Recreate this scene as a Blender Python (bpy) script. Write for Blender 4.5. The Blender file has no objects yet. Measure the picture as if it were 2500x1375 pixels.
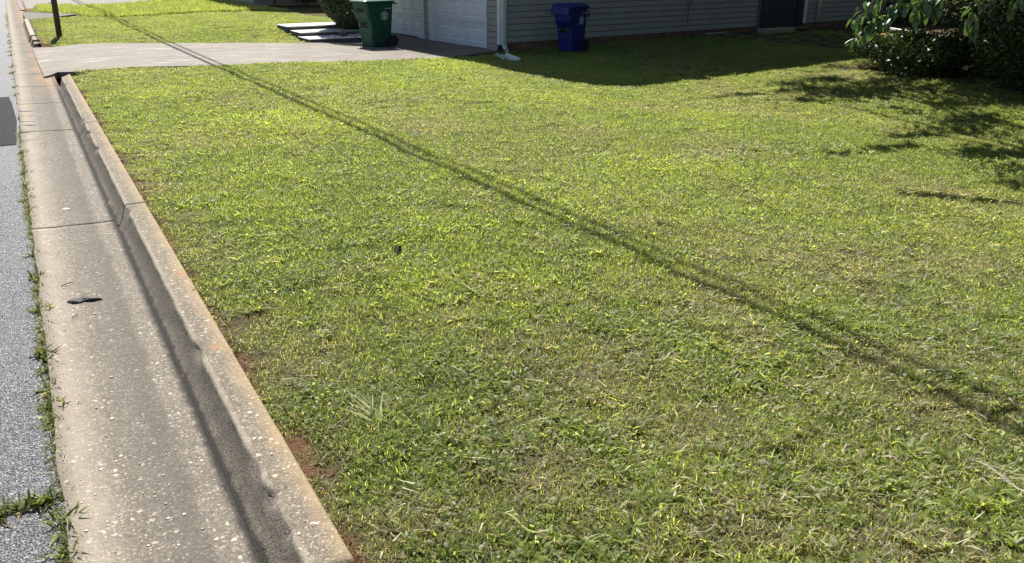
import bpy, bmesh, math, random
import numpy as np
from mathutils import Vector, Matrix
R_ = math.radians
random.seed(7); rng = np.random.default_rng(11)
S = bpy.context.scene
C = S.collection

# ---------------------------------------------------------------- camera, light, exposure
cam = bpy.data.cameras.new('camera'); camo = bpy.data.objects.new('camera', cam); C.objects.link(camo)
camo.location = (0, 0, 1.75); camo.rotation_euler = (R_(90-20.8), 0, R_(-29.1))
cam.lens = 30.24; cam.sensor_width = 36; cam.clip_start = .05; cam.clip_end = 800
S.camera = camo
LX, LY = -.15, -.78                       # ground shift of a shadow per metre of height
EL = math.atan(1/math.hypot(LX, LY)); AZ = math.atan2(-LX, -LY)
W = bpy.data.worlds.new('World'); S.world = W; W.use_nodes = True
wn = W.node_tree; bg = wn.nodes['Background']; sky = wn.nodes.new('ShaderNodeTexSky')
sky.sky_type = 'NISHITA'; sky.sun_disc = False; sky.sun_elevation = EL; sky.sun_rotation = AZ
wn.links.new(sky.outputs[0], bg.inputs[0]); bg.inputs[1].default_value = .055
sl = bpy.data.lights.new('sun', 'SUN'); sl.energy = 5; sl.angle = R_(.53); sl.color = (1, .955, .88)
so = bpy.data.objects.new('sun', sl); C.objects.link(so)
so.rotation_euler = Vector((LX, LY, -1)).to_track_quat('-Z', 'Y').to_euler(); so.location = (3, 15, 20)
S.render.engine = 'CYCLES'
vs = S.view_settings; vs.view_transform = 'Standard'; vs.look = 'None'; vs.exposure = .96; vs.gamma = 1; vs.use_curve_mapping = False
S.cycles.max_bounces = 8; S.cycles.diffuse_bounces = 4; S.cycles.transmission_bounces = 4; S.cycles.transparent_max_bounces = 4

# ---------------------------------------------------------------- helpers: materials
class NT:
    def __init__(s, name):
        s.m = bpy.data.materials.new(name); s.m.use_nodes = True; s.t = s.m.node_tree
        s.b = s.t.nodes['Principled BSDF']; s.out = s.t.nodes['Material Output']
        s.pos = s.n('ShaderNodeNewGeometry').outputs['Position']
    def n(s, typ, **k):
        x = s.t.nodes.new(typ)
        for a, v in k.items(): setattr(x, a, v)
        return x
    def L(s, a, b): s.t.links.new(a, b)
    def setv(s, sock, v):
        if hasattr(v, 'is_linked'): s.L(v, sock)
        else: sock.default_value = v
    def noise(s, scale, detail=3, rough=.55, vec=None, dist=0):
        x = s.n('ShaderNodeTexNoise'); x.inputs['Scale'].default_value = scale; x.inputs['Detail'].default_value = detail
        x.inputs['Roughness'].default_value = rough; x.inputs['Distortion'].default_value = dist
        s.L(vec or s.pos, x.inputs['Vector']); return x.outputs[0]
    def voro(s, scale, feat='F1', out='Distance', vec=None, rnd=1):
        x = s.n('ShaderNodeTexVoronoi'); x.feature = feat; x.inputs['Scale'].default_value = scale
        x.inputs['Randomness'].default_value = rnd
        s.L(vec or s.pos, x.inputs['Vector']); return x.outputs[out]
    def mr(s, v, a, b, c=0, d=1):
        x = s.n('ShaderNodeMapRange'); s.setv(x.inputs[0], v)
        for i, q in enumerate((a, b, c, d)): x.inputs[i+1].default_value = q
        return x.outputs[0]
    def ma(s, op, a, b=0):
        x = s.n('ShaderNodeMath', operation=op); s.setv(x.inputs[0], a); s.setv(x.inputs[1], b); return x.outputs[0]
    def mix(s, f, a, b, typ='MIX'):
        x = s.n('ShaderNodeMix', data_type='RGBA', blend_type=typ)
        s.setv(x.inputs[0], f)
        for i, v in ((6, a), (7, b)):
            if isinstance(v, tuple): v = (*v[:3], 1)
            s.setv(x.inputs[i], v)
        return x.outputs[2]
    def sep(s, v):
        x = s.n('ShaderNodeSeparateXYZ'); s.L(v, x.inputs[0]); return x.outputs
    def scalevec(s, x, y, z, vec=None):
        m = s.n('ShaderNodeMapping'); m.inputs['Scale'].default_value = (x, y, z); s.L(vec or s.pos, m.inputs[0]); return m.outputs[0]
    def bump(s, h, st, dist=.01):
        x = s.n('ShaderNodeBump'); x.inputs['Strength'].default_value = st; x.inputs['Distance'].default_value = dist
        s.L(h, x.inputs['Height']); s.L(x.outputs[0], s.b.inputs['Normal']); return x
    def done(s, col=None, rough=None, spec=None):
        if col is not None: s.setv(s.b.inputs['Base Color'], (*col, 1) if isinstance(col, tuple) else col)
        if rough is not None: s.setv(s.b.inputs['Roughness'], rough)
        if spec is not None: s.b.inputs['Specular IOR Level'].default_value = spec
        return s.m
def plain(name, col, rough=.6, spec=.4, var=.15, scale=6, bump=0):
    t = NT(name); n = t.noise(scale, 4)
    c = t.mix(t.mr(n, .3, .7), tuple(q*(1-var) for q in col), tuple(min(1, q*(1+var)) for q in col))
    if bump: t.bump(t.noise(scale*8, 3), bump, .004)
    return t.done(c, rough, spec)

def concrete(name, light, dark, stain, agg=True, gutter=False, driveway=False):
    t = NT(name)
    big = t.noise(.9, 5, .6); mid = t.noise(7, 5, .65); fine = t.noise(190, 3, .7)
    c = t.mix(t.mr(big, .35, .65), light, dark)
    c = t.mix(t.mr(mid, .42, .66, 0, .6), c, stain)
    c = t.mix(t.mr(t.noise(42, 5, .85), .49, .58, 0, .8), c, tuple(q*.4 for q in light))
    c = t.mix(t.mr(t.noise(64, 5, .85), .52, .61, 0, .75), c, tuple(min(1, q*1.75) for q in light))
    c = t.mix(t.mr(fine, .38, .6, 0, .75), c, tuple(q*.38 for q in light))
    h = fine
    if agg:
        vm = t.n('ShaderNodeVectorMath', operation='ADD'); nz = t.n('ShaderNodeTexNoise'); nz.inputs['Scale'].default_value = 60; nz.inputs['Detail'].default_value = 3; t.L(t.pos, nz.inputs['Vector'])
        sc_ = t.n('ShaderNodeVectorMath', operation='SCALE'); t.L(nz.outputs['Color'], sc_.inputs[0]); sc_.inputs['Scale'].default_value = .022; t.L(t.pos, vm.inputs[0]); t.L(sc_.outputs[0], vm.inputs[1]); wp = vm.outputs[0]
        d0 = t.voro(170, vec=wp); r0 = t.sep(t.voro(170, out='Color', vec=wp))
        c = t.mix(t.ma('MULTIPLY', t.mr(d0, .3, .5, 1, 0), t.mr(r0[0], .5, .6, 0, .55)), c, (.38, .335, .26))
        c = t.mix(t.ma('MULTIPLY', t.mr(d0, .3, .5, 1, 0), t.mr(r0[1], .62, .7, 0, .65)), c, (.07, .058, .045))
        d = t.voro(70, vec=wp); rc = t.voro(70, out='Color', vec=wp); r = t.sep(rc)[0]
        mask = t.ma('MULTIPLY', t.mr(d, .25, .42, 1, 0), t.mr(r, .5, .75))
        c = t.mix(t.ma('MULTIPLY', mask, .75), c, (.44, .39, .30))
        d2 = t.voro(30, vec=wp); r2 = t.sep(t.voro(30, out='Color', vec=wp))[1]
        m2 = t.ma('MULTIPLY', t.mr(d2, .22, .28, 1, 0), t.mr(r2, .80, .82))
        c = t.mix(t.ma('MULTIPLY', m2, .75), c, (.54, .485, .38))
        d3 = t.voro(95); r3 = t.sep(t.voro(95, out='Color'))[2]
        m3 = t.ma('MULTIPLY', t.mr(d3, .3, .4, 1, 0), t.mr(r3, .66, .7))
        c = t.mix(t.ma('MULTIPLY', m3, .6), c, (.12, .105, .09))
        h = t.ma('ADD', t.ma('MULTIPLY', t.ma('MAXIMUM', mask, m2), .6), fine)
    xyz = t.sep(t.pos)
    if gutter:
        c = t.mix(t.ma('MULTIPLY', t.mr(t.ma('ADD', xyz[0], t.mr(t.noise(3, 4), 0, 1, -.06, .06)), -.06, .06, 1, 0), .4), c, (.42, .36, .28))
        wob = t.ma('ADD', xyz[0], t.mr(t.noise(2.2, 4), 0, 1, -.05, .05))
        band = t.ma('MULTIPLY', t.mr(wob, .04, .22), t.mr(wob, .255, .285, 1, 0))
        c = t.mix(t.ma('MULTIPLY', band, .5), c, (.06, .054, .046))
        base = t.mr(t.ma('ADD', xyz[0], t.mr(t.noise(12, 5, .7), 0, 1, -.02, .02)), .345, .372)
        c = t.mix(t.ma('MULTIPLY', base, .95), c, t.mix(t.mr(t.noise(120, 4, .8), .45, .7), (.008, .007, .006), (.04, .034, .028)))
        rust = t.ma('MULTIPLY', t.mr(xyz[1], 13, 15.5), t.mr(t.ma('ADD', xyz[0], t.mr(t.noise(1.5, 4), 0, 1, -.2, .2)), .1, .25))
        c = t.mix(t.ma('MULTIPLY', rust, .55), c, (.36, .20, .10))
        wet = t.ma('MULTIPLY', t.mr(t.noise(2.4, 3, .5, t.scalevec(1, 3.2, 1)), .55, .62), t.mr(xyz[0], -.02, .10, 1, 0))
        wet = t.ma('MULTIPLY', wet, t.mr(t.ma('ABSOLUTE', t.ma('SUBTRACT', xyz[1], 11.3)), .8, 2, 1, 0))
        c = t.mix(wet, c, (.05, .05, .055))
    if name == 'curb_concrete':
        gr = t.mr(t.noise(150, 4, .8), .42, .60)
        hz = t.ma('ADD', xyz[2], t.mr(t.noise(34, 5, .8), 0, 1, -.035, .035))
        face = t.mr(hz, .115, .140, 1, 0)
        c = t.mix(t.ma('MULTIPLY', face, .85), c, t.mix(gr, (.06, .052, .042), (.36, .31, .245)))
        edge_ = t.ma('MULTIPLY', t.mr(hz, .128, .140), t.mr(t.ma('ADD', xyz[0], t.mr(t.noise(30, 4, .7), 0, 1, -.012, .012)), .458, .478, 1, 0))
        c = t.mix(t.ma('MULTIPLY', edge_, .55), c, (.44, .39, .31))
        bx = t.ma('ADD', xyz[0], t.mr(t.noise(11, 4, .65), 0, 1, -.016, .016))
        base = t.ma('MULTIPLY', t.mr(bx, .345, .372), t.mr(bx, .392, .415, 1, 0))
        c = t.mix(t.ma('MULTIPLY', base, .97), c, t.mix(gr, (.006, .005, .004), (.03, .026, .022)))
        och = t.mr(t.ma('ADD', xyz[0], t.mr(t.noise(5, 5, .65), 0, 1, -.07, .07)), .51, .60)
        c = t.mix(t.ma('MULTIPLY', och, .6), c, (.42, .30, .16))
        rs = t.ma('MULTIPLY', t.mr(t.noise(3.1, 2), .62, .68), t.mr(t.noise(26, 4), .45, .6))
        c = t.mix(t.ma('MULTIPLY', rs, .75), c, (.40, .16, .06))
    if driveway:
        st = t.noise(2.2, 6, .65, t.scalevec(.35, 1.8, 1))
        c = t.mix(t.mr(st, .4, .62, 0, .6), c, (.155, .135, .12))
        c = t.mix(t.mr(t.noise(3.5, 5, .7, t.scalevec(.4, 1.6, 1)), .55, .68, 0, .8), c, (.44, .41, .355))
        nw = t.ma('MULTIPLY', t.mr(xyz[0], 4.5, 7.5), t.mr(t.noise(1.6, 4, .7, t.scalevec(.7, 1.2, 1)), .38, .62, .35, 1))
        c = t.mix(t.ma('MULTIPLY', nw, .75), c, (.10, .078, .055))
    t.bump(h, .55, .004)
    return t.done(c, .85, .3)

M = {}
M['gutter'] = concrete('gutter_concrete', (.235, .205, .165), (.165, .145, .118), (.085, .075, .06), True, True)
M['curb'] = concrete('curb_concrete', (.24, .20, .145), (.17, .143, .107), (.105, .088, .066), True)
M['drive'] = concrete('driveway_concrete', (.34, .31, .265), (.285, .255, .215), (.225, .195, .16), False, driveway=True)
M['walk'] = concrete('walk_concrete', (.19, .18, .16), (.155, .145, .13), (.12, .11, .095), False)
M['step'] = plain('step_concrete', (.62, .60, .56), .8, .3, .08, 5, .3)
M['riser'] = plain('shaded_riser_concrete', (.10, .10, .10), .9, .2, .3, 6, .3)  # step concrete darkened, puts the shade of the risers into the colour
M['stonechip'] = plain('aggregate_stone', (.42, .37, .29), .6, .4, .25, 40)
M['asphchip'] = plain('asphalt_stone', (.20, .20, .215), .42, .5, .55, 90)

def asphalt(name, k):
    t = NT(name)
    d = t.voro(115); rc = t.sep(t.voro(115, out='Color'))
    c = t.mix(t.mr(rc[0], .1, .9), (.07*k, .07*k, .078*k), (.42*k, .42*k, .46*k))
    c = t.mix(t.mr(d, .38, .6), c, (.045*k, .045*k, .05*k))
    c = t.mix(t.mr(rc[1], .93, .95), c, (.5*k, .5*k, .5*k))
    c = t.mix(t.mr(t.noise(.8, 4), .35, .7, 0, .3), c, (.16*k, .16*k, .17*k))
    h = t.ma('SUBTRACT', 1, d); h = t.ma('ADD', h, t.ma('MULTIPLY', rc[2], .5))
    t.bump(h, 1, .005)
    return t.done(c, .55 if k > .3 else .8, .4 if k > .3 else .15)
M['asphalt'] = asphalt('worn_asphalt', .58); M['patch'] = asphalt('dark_asphalt', .13)

def soilmat():
    t = NT('lawn_soil'); xyz = t.sep(t.pos)
    c = t.mix(t.mr(t.noise(35, 5, .7), .35, .65), (.055, .045, .022), (.15, .125, .065))
    c = t.mix(t.mr(t.noise(2.5, 4), .4, .65, 0, .7), c, (.055, .075, .02))
    nx = t.ma('ADD', xyz[0], t.mr(t.noise(3, 4), 0, 1, -.22, .22))
    red = t.mr(nx, .56, .63, 1, 0)
    c = t.mix(t.ma('MULTIPLY', red, .9), c, t.mix(t.noise(50, 4, .7), (.10, .05, .028), (.25, .135, .08)))
    far = t.ma('MULTIPLY', t.mr(xyz[0], 12, 13.5), t.mr(xyz[1], 6, 8))
    c = t.mix(t.ma('MULTIPLY', far, .7), c, (.09, .06, .035))
    t.bump(t.noise(60, 5, .8), 1, .02)
    return t.done(c, .95, .1)
M['soil'] = soilmat()
M['clay'] = plain('red_clay', (.22, .125, .075), .95, .1, .4, 60, .5)
M['cavity'] = plain('dark_earth', (.05, .04, .03), .95, .1, .3, 30)

def grassmat(name, cols, straw=(.47, .45, .31), trans=.58, inst=True):
    """blade material: rnd per blade, dry / lush per patch"""
    t = NT(name)
    a = t.n('ShaderNodeAttribute', attribute_name='bid'); bid = a.outputs['Fac']
    tp = t.n('ShaderNodeAttribute', attribute_name='tip').outputs['Fac']
    c = t.mix(t.mr(t.ma('FRACT', t.ma('MULTIPLY', bid, 7.3)), 0, 1), cols[0], cols[1])
    if inst:
        dry = t.n('ShaderNodeAttribute', attribute_name='dry', attribute_type='INSTANCER').outputs['Fac']
        lush = t.n('ShaderNodeAttribute', attribute_name='lush', attribute_type='INSTANCER').outputs['Fac']
        c = t.mix(lush, c, t.mix(t.ma('FRACT', t.ma('MULTIPLY', bid, 3.7)), cols[1], cols[2]))
    else:
        dry = t.mr(t.noise(3, 3), .4, .8, 0, .3)
    f2 = t.ma('FRACT', t.ma('MULTIPLY', bid, 13.7))
    st = t.mix(t.ma('FRACT', t.ma('MULTIPLY', bid, 5.1)), straw, (.25, .22, .14))
    c = t.mix(t.ma('GREATER_THAN', dry, f2), c, st)
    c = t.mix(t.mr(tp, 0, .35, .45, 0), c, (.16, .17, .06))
    vv = t.mr(t.ma('FRACT', t.ma('MULTIPLY', bid, 23.1)), 0, 1, .50, 1.35)
    cv = t.n('ShaderNodeVectorMath', operation='SCALE'); t.L(c, cv.inputs[0]); t.L(vv, cv.inputs['Scale']); c = cv.outputs[0]
    t.done(c, .45, .34)
    tr = t.n('ShaderNodeBsdfTranslucent')
    tc = t.mix(.5, c, (1.0, .95, .35), 'MULTIPLY'); t.L(tc, tr.inputs[0])
    br = t.mix(1, tc, (1.72, 1.68, 1.25), 'MULTIPLY'); t.L(br, tr.inputs[0])
    mx = t.n('ShaderNodeMixShader'); mx.inputs[0].default_value = trans
    t.L(t.b.outputs[0], mx.inputs[1]); t.L(tr.outputs[0], mx.inputs[2]); t.L(mx.outputs[0], t.out.inputs[0])
    return t.m
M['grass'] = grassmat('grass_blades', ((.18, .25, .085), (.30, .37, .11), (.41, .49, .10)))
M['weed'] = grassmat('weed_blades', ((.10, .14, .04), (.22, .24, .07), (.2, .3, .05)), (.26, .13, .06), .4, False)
def leafmat(name, a, b, trans=.35, rough=.38, spec=.5, sc=9):
    t = NT(name); at = t.n('ShaderNodeAttribute', attribute_name='bid').outputs['Fac']
    c = t.mix(at, a, b); c = t.mix(t.mr(t.noise(sc, 2), .3, .7, 0, .4), c, a)
    t.done(c, rough, spec); tr = t.n('ShaderNodeBsdfTranslucent'); t.L(t.mix(1, c, (1.7, 1.8, .7), 'MULTIPLY'), tr.inputs[0])
    mx = t.n('ShaderNodeMixShader'); mx.inputs[0].default_value = trans
    t.L(t.b.outputs[0], mx.inputs[1]); t.L(tr.outputs[0], mx.inputs[2]); t.L(mx.outputs[0], t.out.inputs[0]); return t.m
M['shrubleaf'] = leafmat('shrub_leaf', (.028, .050, .014), (.07, .105, .028), .2)
M['treeleaf'] = leafmat('tree_leaf', (.035, .065, .018), (.08, .12, .03), .3)
M['bigleaf'] = leafmat('broad_leaf', (.06, .11, .045), (.11, .18, .055), .25, .42, 1.0)
M['bark'] = plain('bark', (.12, .09, .065), .9, .2, .3, 25, .8)
M['twig'] = plain('dry_twig', (.36, .29, .19), .8, .3, .3, 40)
M['greenbin'] = plain('green_plastic', (.007, .070, .046), .48, .45, .3, 5, .05)
M['bluebin'] = plain('blue_plastic', (.006, .016, .17), .48, .45, .3, 5, .05)
M['tyre'] = plain('black_rubber', (.02, .02, .02), .75, .3)
M['metal'] = plain('galvanised_metal', (.5, .5, .5), .35, .6)
M['whitepaint'] = plain('print_white', (.62, .66, .64), .6, .3, .1, 60)
M['door'] = plain('door_enamel', (.80, .81, .83), .45, .4, .03, 2)
M['trim'] = plain('white_vinyl_trim', (.74, .76, .76), .5, .4, .05, 3)
M['downspout'] = plain('painted_downspout', (.62, .70, .64), .45, .4, .08, 4)
def siding():
    t = NT('grey_vinyl_siding')
    c = t.mix(t.mr(t.noise(1.2, 5, .7), .35, .7), (.40, .385, .365), (.33, .32, .31))
    c = t.mix(t.mr(t.noise(5, 5, .75, t.scalevec(3, 3, .5)), .55, .75, 0, .4), c, (.25, .25, .21))
    t.bump(t.noise(90, 2, .5, t.scalevec(1, 1, 6)), .15, .002)
    return t.done(c, .5, .4)
M['siding'] = siding()
M['foundation'] = plain('foundation_render', (.17, .115, .085), .9, .2, .3, 4, .5)
M['darkdoor'] = plain('dark_door', (.03, .035, .045), .5, .4)
M['shingle'] = plain('roof_shingle', (.12, .115, .11), .9, .2, .3, 10, .5)
M['post'] = plain('brown_timber', (.115, .075, .04), .8, .3, .2, 20, .5)
M['wire'] = plain('black_cable', (.03, .03, .03), .6, .3)
M['rubber'] = plain('black_scrap', (.028, .026, .03), .55, .4, .3, 60, .6)
M['stonewhite'] = plain('white_chip', (.8, .8, .78), .5, .4)
M['rock'] = plain('border_rock', (.11, .10, .09), .85, .3, .4, 8, .6)
M['ornament'] = plain('weathered_ornament', (.40, .33, .26), .8, .3, .2, 20, .4)
M['terracotta'] = plain('terracotta', (.50, .20, .11), .8, .3, .15, 10)
M['plank'] = plain('weathered_plank', (.42, .34, .25), .8, .3, .2, 20, .3)
M['straw'] = plain('dry_straw', (.40, .37, .25), .7, .3, .2, 30)
M['palegrass'] = plain('pale_cut_blade', (.34, .37, .15), .8, .15, .2, 20)

# ---------------------------------------------------------------- helpers: objects
def link(o, parent=None):
    C.objects.link(o)
    if parent: o.parent = parent
    return o
def tag(o, label=None, cat=None, group=None, kind=None):
    if label: o['label'] = label
    if cat: o['category'] = cat
    if group: o['group'] = group
    if kind: o['kind'] = kind
    return o
def empty(name, loc=(0, 0, 0), rz=0, **k):
    o = bpy.data.objects.new(name, None); C.objects.link(o); o.location = loc; o.rotation_euler = (0, 0, rz); o.empty_display_size = .2
    return tag(o, **k)
class MB:
    def __init__(s): s.v = []; s.f = []
    def add(s, vs, fs):
        n = len(s.v); s.v += [tuple(map(float, q)) for q in vs]; s.f += [tuple(i+n for i in f) for f in fs]; return s
    def box(s, x0, x1, y0, y1, z0, z1):
        return s.add([(x, y, z) for z in (z0, z1) for x, y in ((x0, y0), (x1, y0), (x1, y1), (x0, y1))],
                     [(3, 2, 1, 0), (4, 5, 6, 7), (0, 1, 5, 4), (1, 2, 6, 5), (2, 3, 7, 6), (3, 0, 4, 7)])
    def tube(s, pts, r, n=8, cap=True):
        pts = [Vector(p) for p in pts]; rr = r if hasattr(r, '__len__') else [r]*len(pts); V = []; F = []
        for i, p in enumerate(pts):
            d = (pts[min(i+1, len(pts)-1)]-pts[max(i-1, 0)]).normalized()
            a = d.orthogonal().normalized() if i == 0 else (a-d*a.dot(d)).normalized(); b = d.cross(a)
            for k in range(n):
                t = 2*math.pi*k/n; V.append(p+(a*math.cos(t)+b*math.sin(t))*rr[i])
        for i in range(len(pts)-1):
            for k in range(n): F.append((i*n+k, i*n+(k+1) % n, (i+1)*n+(k+1) % n, (i+1)*n+k))
        if cap: F.append(tuple(range(n))[::-1]); F.append(tuple(range((len(pts)-1)*n, len(pts)*n)))
        return s.add(V, F)
    def loft(s, rings, cap=True):
        n = len(rings[0]); V = [p for r in rings for p in r]; F = []
        for i in range(len(rings)-1):
            for k in range(n): F.append((i*n+k, i*n+(k+1) % n, (i+1)*n+(k+1) % n, (i+1)*n+k))
        if cap: F.append(tuple(range(n))[::-1]); F.append(tuple(range((len(rings)-1)*n, len(rings)*n)))
        return s.add(V, F)
    def mesh(s, name, mat=None, smooth=False):
        me = bpy.data.meshes.new(name); me.from_pydata(s.v, [], s.f); me.validate(); me.update()
        if mat: me.materials.append(mat)
        if smooth: me.polygons.foreach_set('use_smooth', [True]*len(me.polygons))
        return me
    def build(s, name, mat, parent=None, smooth=False, bevel=0, **k):
        o = bpy.data.objects.new(name, s.mesh(name, mat, smooth)); link(o, parent)
        if bevel:
            b = o.modifiers.new('bevel', 'BEVEL'); b.width = bevel; b.segments = 2; b.limit_method = 'ANGLE'
        return tag(o, **k)
def quads_mesh(name, V, F, mat, attrs=None, smooth=False):
    """fast mesh from numpy arrays; F is (n,k)"""
    me = bpy.data.meshes.new(name); V = np.asarray(V, np.float32); F = np.asarray(F, np.int32)
    me.vertices.add(len(V)); me.vertices.foreach_set('co', V.ravel())
    k = F.shape[1]; me.loops.add(F.size); me.loops.foreach_set('vertex_index', F.ravel())
    me.polygons.add(len(F)); me.polygons.foreach_set('loop_start', np.arange(0, F.size, k, dtype=np.int32))
    me.update(calc_edges=True); me.validate()
    for n, a in (attrs or {}).items():
        at = me.attributes.new(n, 'FLOAT', 'POINT'); at.data.foreach_set('value', np.asarray(a, np.float32))
    me.materials.append(mat)
    if smooth: me.polygons.foreach_set('use_smooth', [True]*len(me.polygons))
    return me
def vnoise(x, y, s, seed=0):
    """value noise in numpy, 0..1"""
    x = np.asarray(x, float)*s; y = np.asarray(y, float)*s
    xi = np.floor(x).astype(int); yi = np.floor(y).astype(int); fx = x-xi; fy = y-yi
    fx = fx*fx*(3-2*fx); fy = fy*fy*(3-2*fy)
    def h(a, b):
        q = np.sin(a*127.1+b*311.7+seed*74.7)*43758.5453; return q-np.floor(q)
    return (h(xi, yi)*(1-fx)+h(xi+1, yi)*fx)*(1-fy)+(h(xi, yi+1)*(1-fx)+h(xi+1, yi+1)*fx)*fy
def fbm(x, y, s, seed=0, o=4):
    r = 0; a = .5; t = 0
    for i in range(o): r = r+a*vnoise(x, y, s*2**i, seed+i); t += a; a *= .55
    return r/t
def inpoly(x, y, P):
    x = np.asarray(x); y = np.asarray(y); r = np.zeros(x.shape, bool); n = len(P)
    for i in range(n):
        (x1, y1), (x2, y2) = P[i], P[(i+1) % n]
        if y1 == y2: continue
        r ^= ((y1 > y) != (y2 > y)) & (x < (x2-x1)*(y-y1)/(y2-y1)+x1)
    return r
ORD = ['nearest', 'second', 'third', 'fourth', 'fifth', 'sixth', 'seventh', 'eighth', 'ninth', 'tenth', 'eleventh', 'twelfth', 'thirteenth', 'fourteenth', 'fifteenth', 'sixteenth', 'seventeenth', 'eighteenth', 'nineteenth', 'twentieth']+['%d%s' % (k, {1: 'st', 2: 'nd', 3: 'rd'}.get(k % 10, 'th')) for k in range(21, 32)]
def sstep(t): t = np.clip(t, 0, 1); return t*t*(3-2*t)

# ---------------------------------------------------------------- terrain
def zbase(x, y):
    x = np.asarray(x, float); y = np.asarray(y, float)
    z = .12-.042*np.clip(x-.6, 0, 8.2)+.006*np.clip(x-9.5, 0, 6)
    z = z+.20*sstep((y-19.6)/3)*sstep((x-2.5)/3)
    return z
def zf(x, y):
    x = np.asarray(x, float); y = np.asarray(y, float)
    dip = .085*np.exp(-((x-.4)/.75)**2)*(np.exp(-((y-14.75)/.55)**2)+np.exp(-((y-19.6)/.45)**2))
    return zbase(x, y)-dip+(fbm(x, y, .45, 3, 3)-.5)*.07*sstep((x-.6)/1.5)+(fbm(x, y, 3., 9, 2)-.5)*.04
HA = R_(6); HC = (9.13, 16.93)
def hp(u, v): return (HC[0]+u*math.cos(HA)-v*math.sin(HA), HC[1]+u*math.sin(HA)+v*math.cos(HA))
DRIVE = [(.265, 15.0), (.36, 15.12), (.47, 15.36), (.64, 15.18), (1.05, 15.04), (2.6, 15.05), (4.5, 15.25), (6.4, 15.42), (7.2, 15.62), (8.0, 16.2), (8.95, 16.83), hp(.0, .06),
         hp(.0, 6.3), (7.5, 23.1), (7.15, 19.75), (6.9, 19.45), (5.4, 19.28), (2.6, 19.45), (.6, 19.62), (.3, 19.95), (.24, 19.9), (.25, 17)]
def zdrive(x, y):
    x = np.asarray(x, float); return np.where(x < 1.48, .030+.068*np.sin(np.clip((x-.28)/1.2, 0, 1)*1.5708), .098-.0385*(x-1.48))-np.clip(.02*(x-8.6), 0, 1)
def zd(x, y): return float(max(zdrive(x, y), -.215))
WALK2 = [(.38, 27.35), (1.0, 28.0), (1.45, 28.8), (1.75, 29.3), (1.2, 29.9), (.7, 30.4), (.3, 31.0), (.3, 28)]
DRIVE2 = [(.28, 34.2), (.6, 33.0), (1.0, 34.5), (8, 36.2), (14, 36.5), (14, 42), (.25, 43)]
STEPS = [(5.42, 7.0, 19.35, 20.12, .01), (5.46, 6.9, 20.12, 20.9, .095), (5.4, 7.0, 20.9, 21.7, .18)]

def grid_axis(parts):
    a = []
    for lo, hi, st in parts: a += list(np.arange(lo, hi, st))
    return np.array(a+[parts[-1][1]])
gx = grid_axis([(-90, -10, 20), (-10, -.2, 2.45), (-.2, .38, .58), (.38, .62, .03), (.62, 1, .06), (1, 6, .12), (6, 22, .25), (22, 40, 2), (40, 140, 20)])
gy = grid_axis([(-60, -6, 9), (-6, 0, .5), (0, 8, .12), (8, 13.4, .18), (13.4, 15.2, .06), (15.2, 24, .2), (24, 40, .5), (40, 60, 4), (60, 200, 20)])
X, Y = np.meshgrid(gx, gy); Z = zf(X, Y)
XE = np.where(Y < 19.9, .585, .395); Z = np.where(X < XE, -.09, Z)
hole = np.exp(-(((X-.56)/.30)**2+((Y-14.70)/.42)**2)); Z = Z-.16*np.clip(hole*1.4, 0, 1)*(X > .3)
Z = np.where(inpoly(X, Y, DRIVE) & (X > .2), np.minimum(Z, np.vectorize(zd)(X, Y)-.06), Z)
Z = np.where(inpoly(X, Y, DRIVE2), Z-.05, Z)
nx, ny = len(gx), len(gy); I = np.arange(nx*ny).reshape(ny, nx)
F = np.stack([I[:-1, :-1], I[:-1, 1:], I[1:, 1:], I[1:, :-1]], -1).reshape(-1, 4)
go = link(bpy.data.objects.new('ground', quads_mesh('ground', np.stack([X, Y, Z], -1).reshape(-1, 3), F, M['soil'], smooth=True))); tag(go, kind='structure')

# ---------------------------------------------------------------- road
def sheet(name, x0, x1, y0, y1, z, mat, nxs=12, nys=40, edge=0, parent=None, **k):
    xs = np.linspace(x0, x1, nxs); ys = np.linspace(y0, y1, nys); b = MB(); V = []; Fc = []
    for j, yy in enumerate(ys):
        for i, xx in enumerate(xs):
            q = xx+(edge*(fbm(yy, 0, 3, 5, 4)-.5)*2 if i == nxs-1 else 0)
            V.append((q, yy, z+.018*min(3, abs(xx+.13))*.4))
    for j in range(nys-1):
        for i in range(nxs-1): Fc.append((j*nxs+i, j*nxs+i+1, (j+1)*nxs+i+1, (j+1)*nxs+i))
    return b.add(V, Fc).build(name, mat, parent, **k)
road = sheet('road', -7.6, -.135, -20, 120, .0, M['asphalt'], 8, 2400, .022, kind='structure')
b = MB(); pts = [(-2.5, 9.7), (-.18, 9.7), (-.17, 10.3), (-.155, 11.2), (-.19, 12.6), (-.22, 13.2), (-2.5, 13.1)]
b.add([(x, y, .006+.018*min(3, abs(x+.13))*.4) for x, y in pts], [tuple(range(len(pts)))]); b.build('road_patch', M['patch'], None, kind='structure')
# packed grit in the seam between asphalt and gutter
V = []; Fc = []
for i in range(600):
    y = -3+i*.08; a = .018*(fbm(y, 3, 3, 8, 3)-.5)
    V += [(-.18, y, -.012), (-.115+a, y, -.010)]
    if i: Fc.append((2*i-2, 2*i-1, 2*i+1, 2*i))
MB().add(V, Fc).build('seam_dirt', M['cavity'], None, kind='structure')

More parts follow.
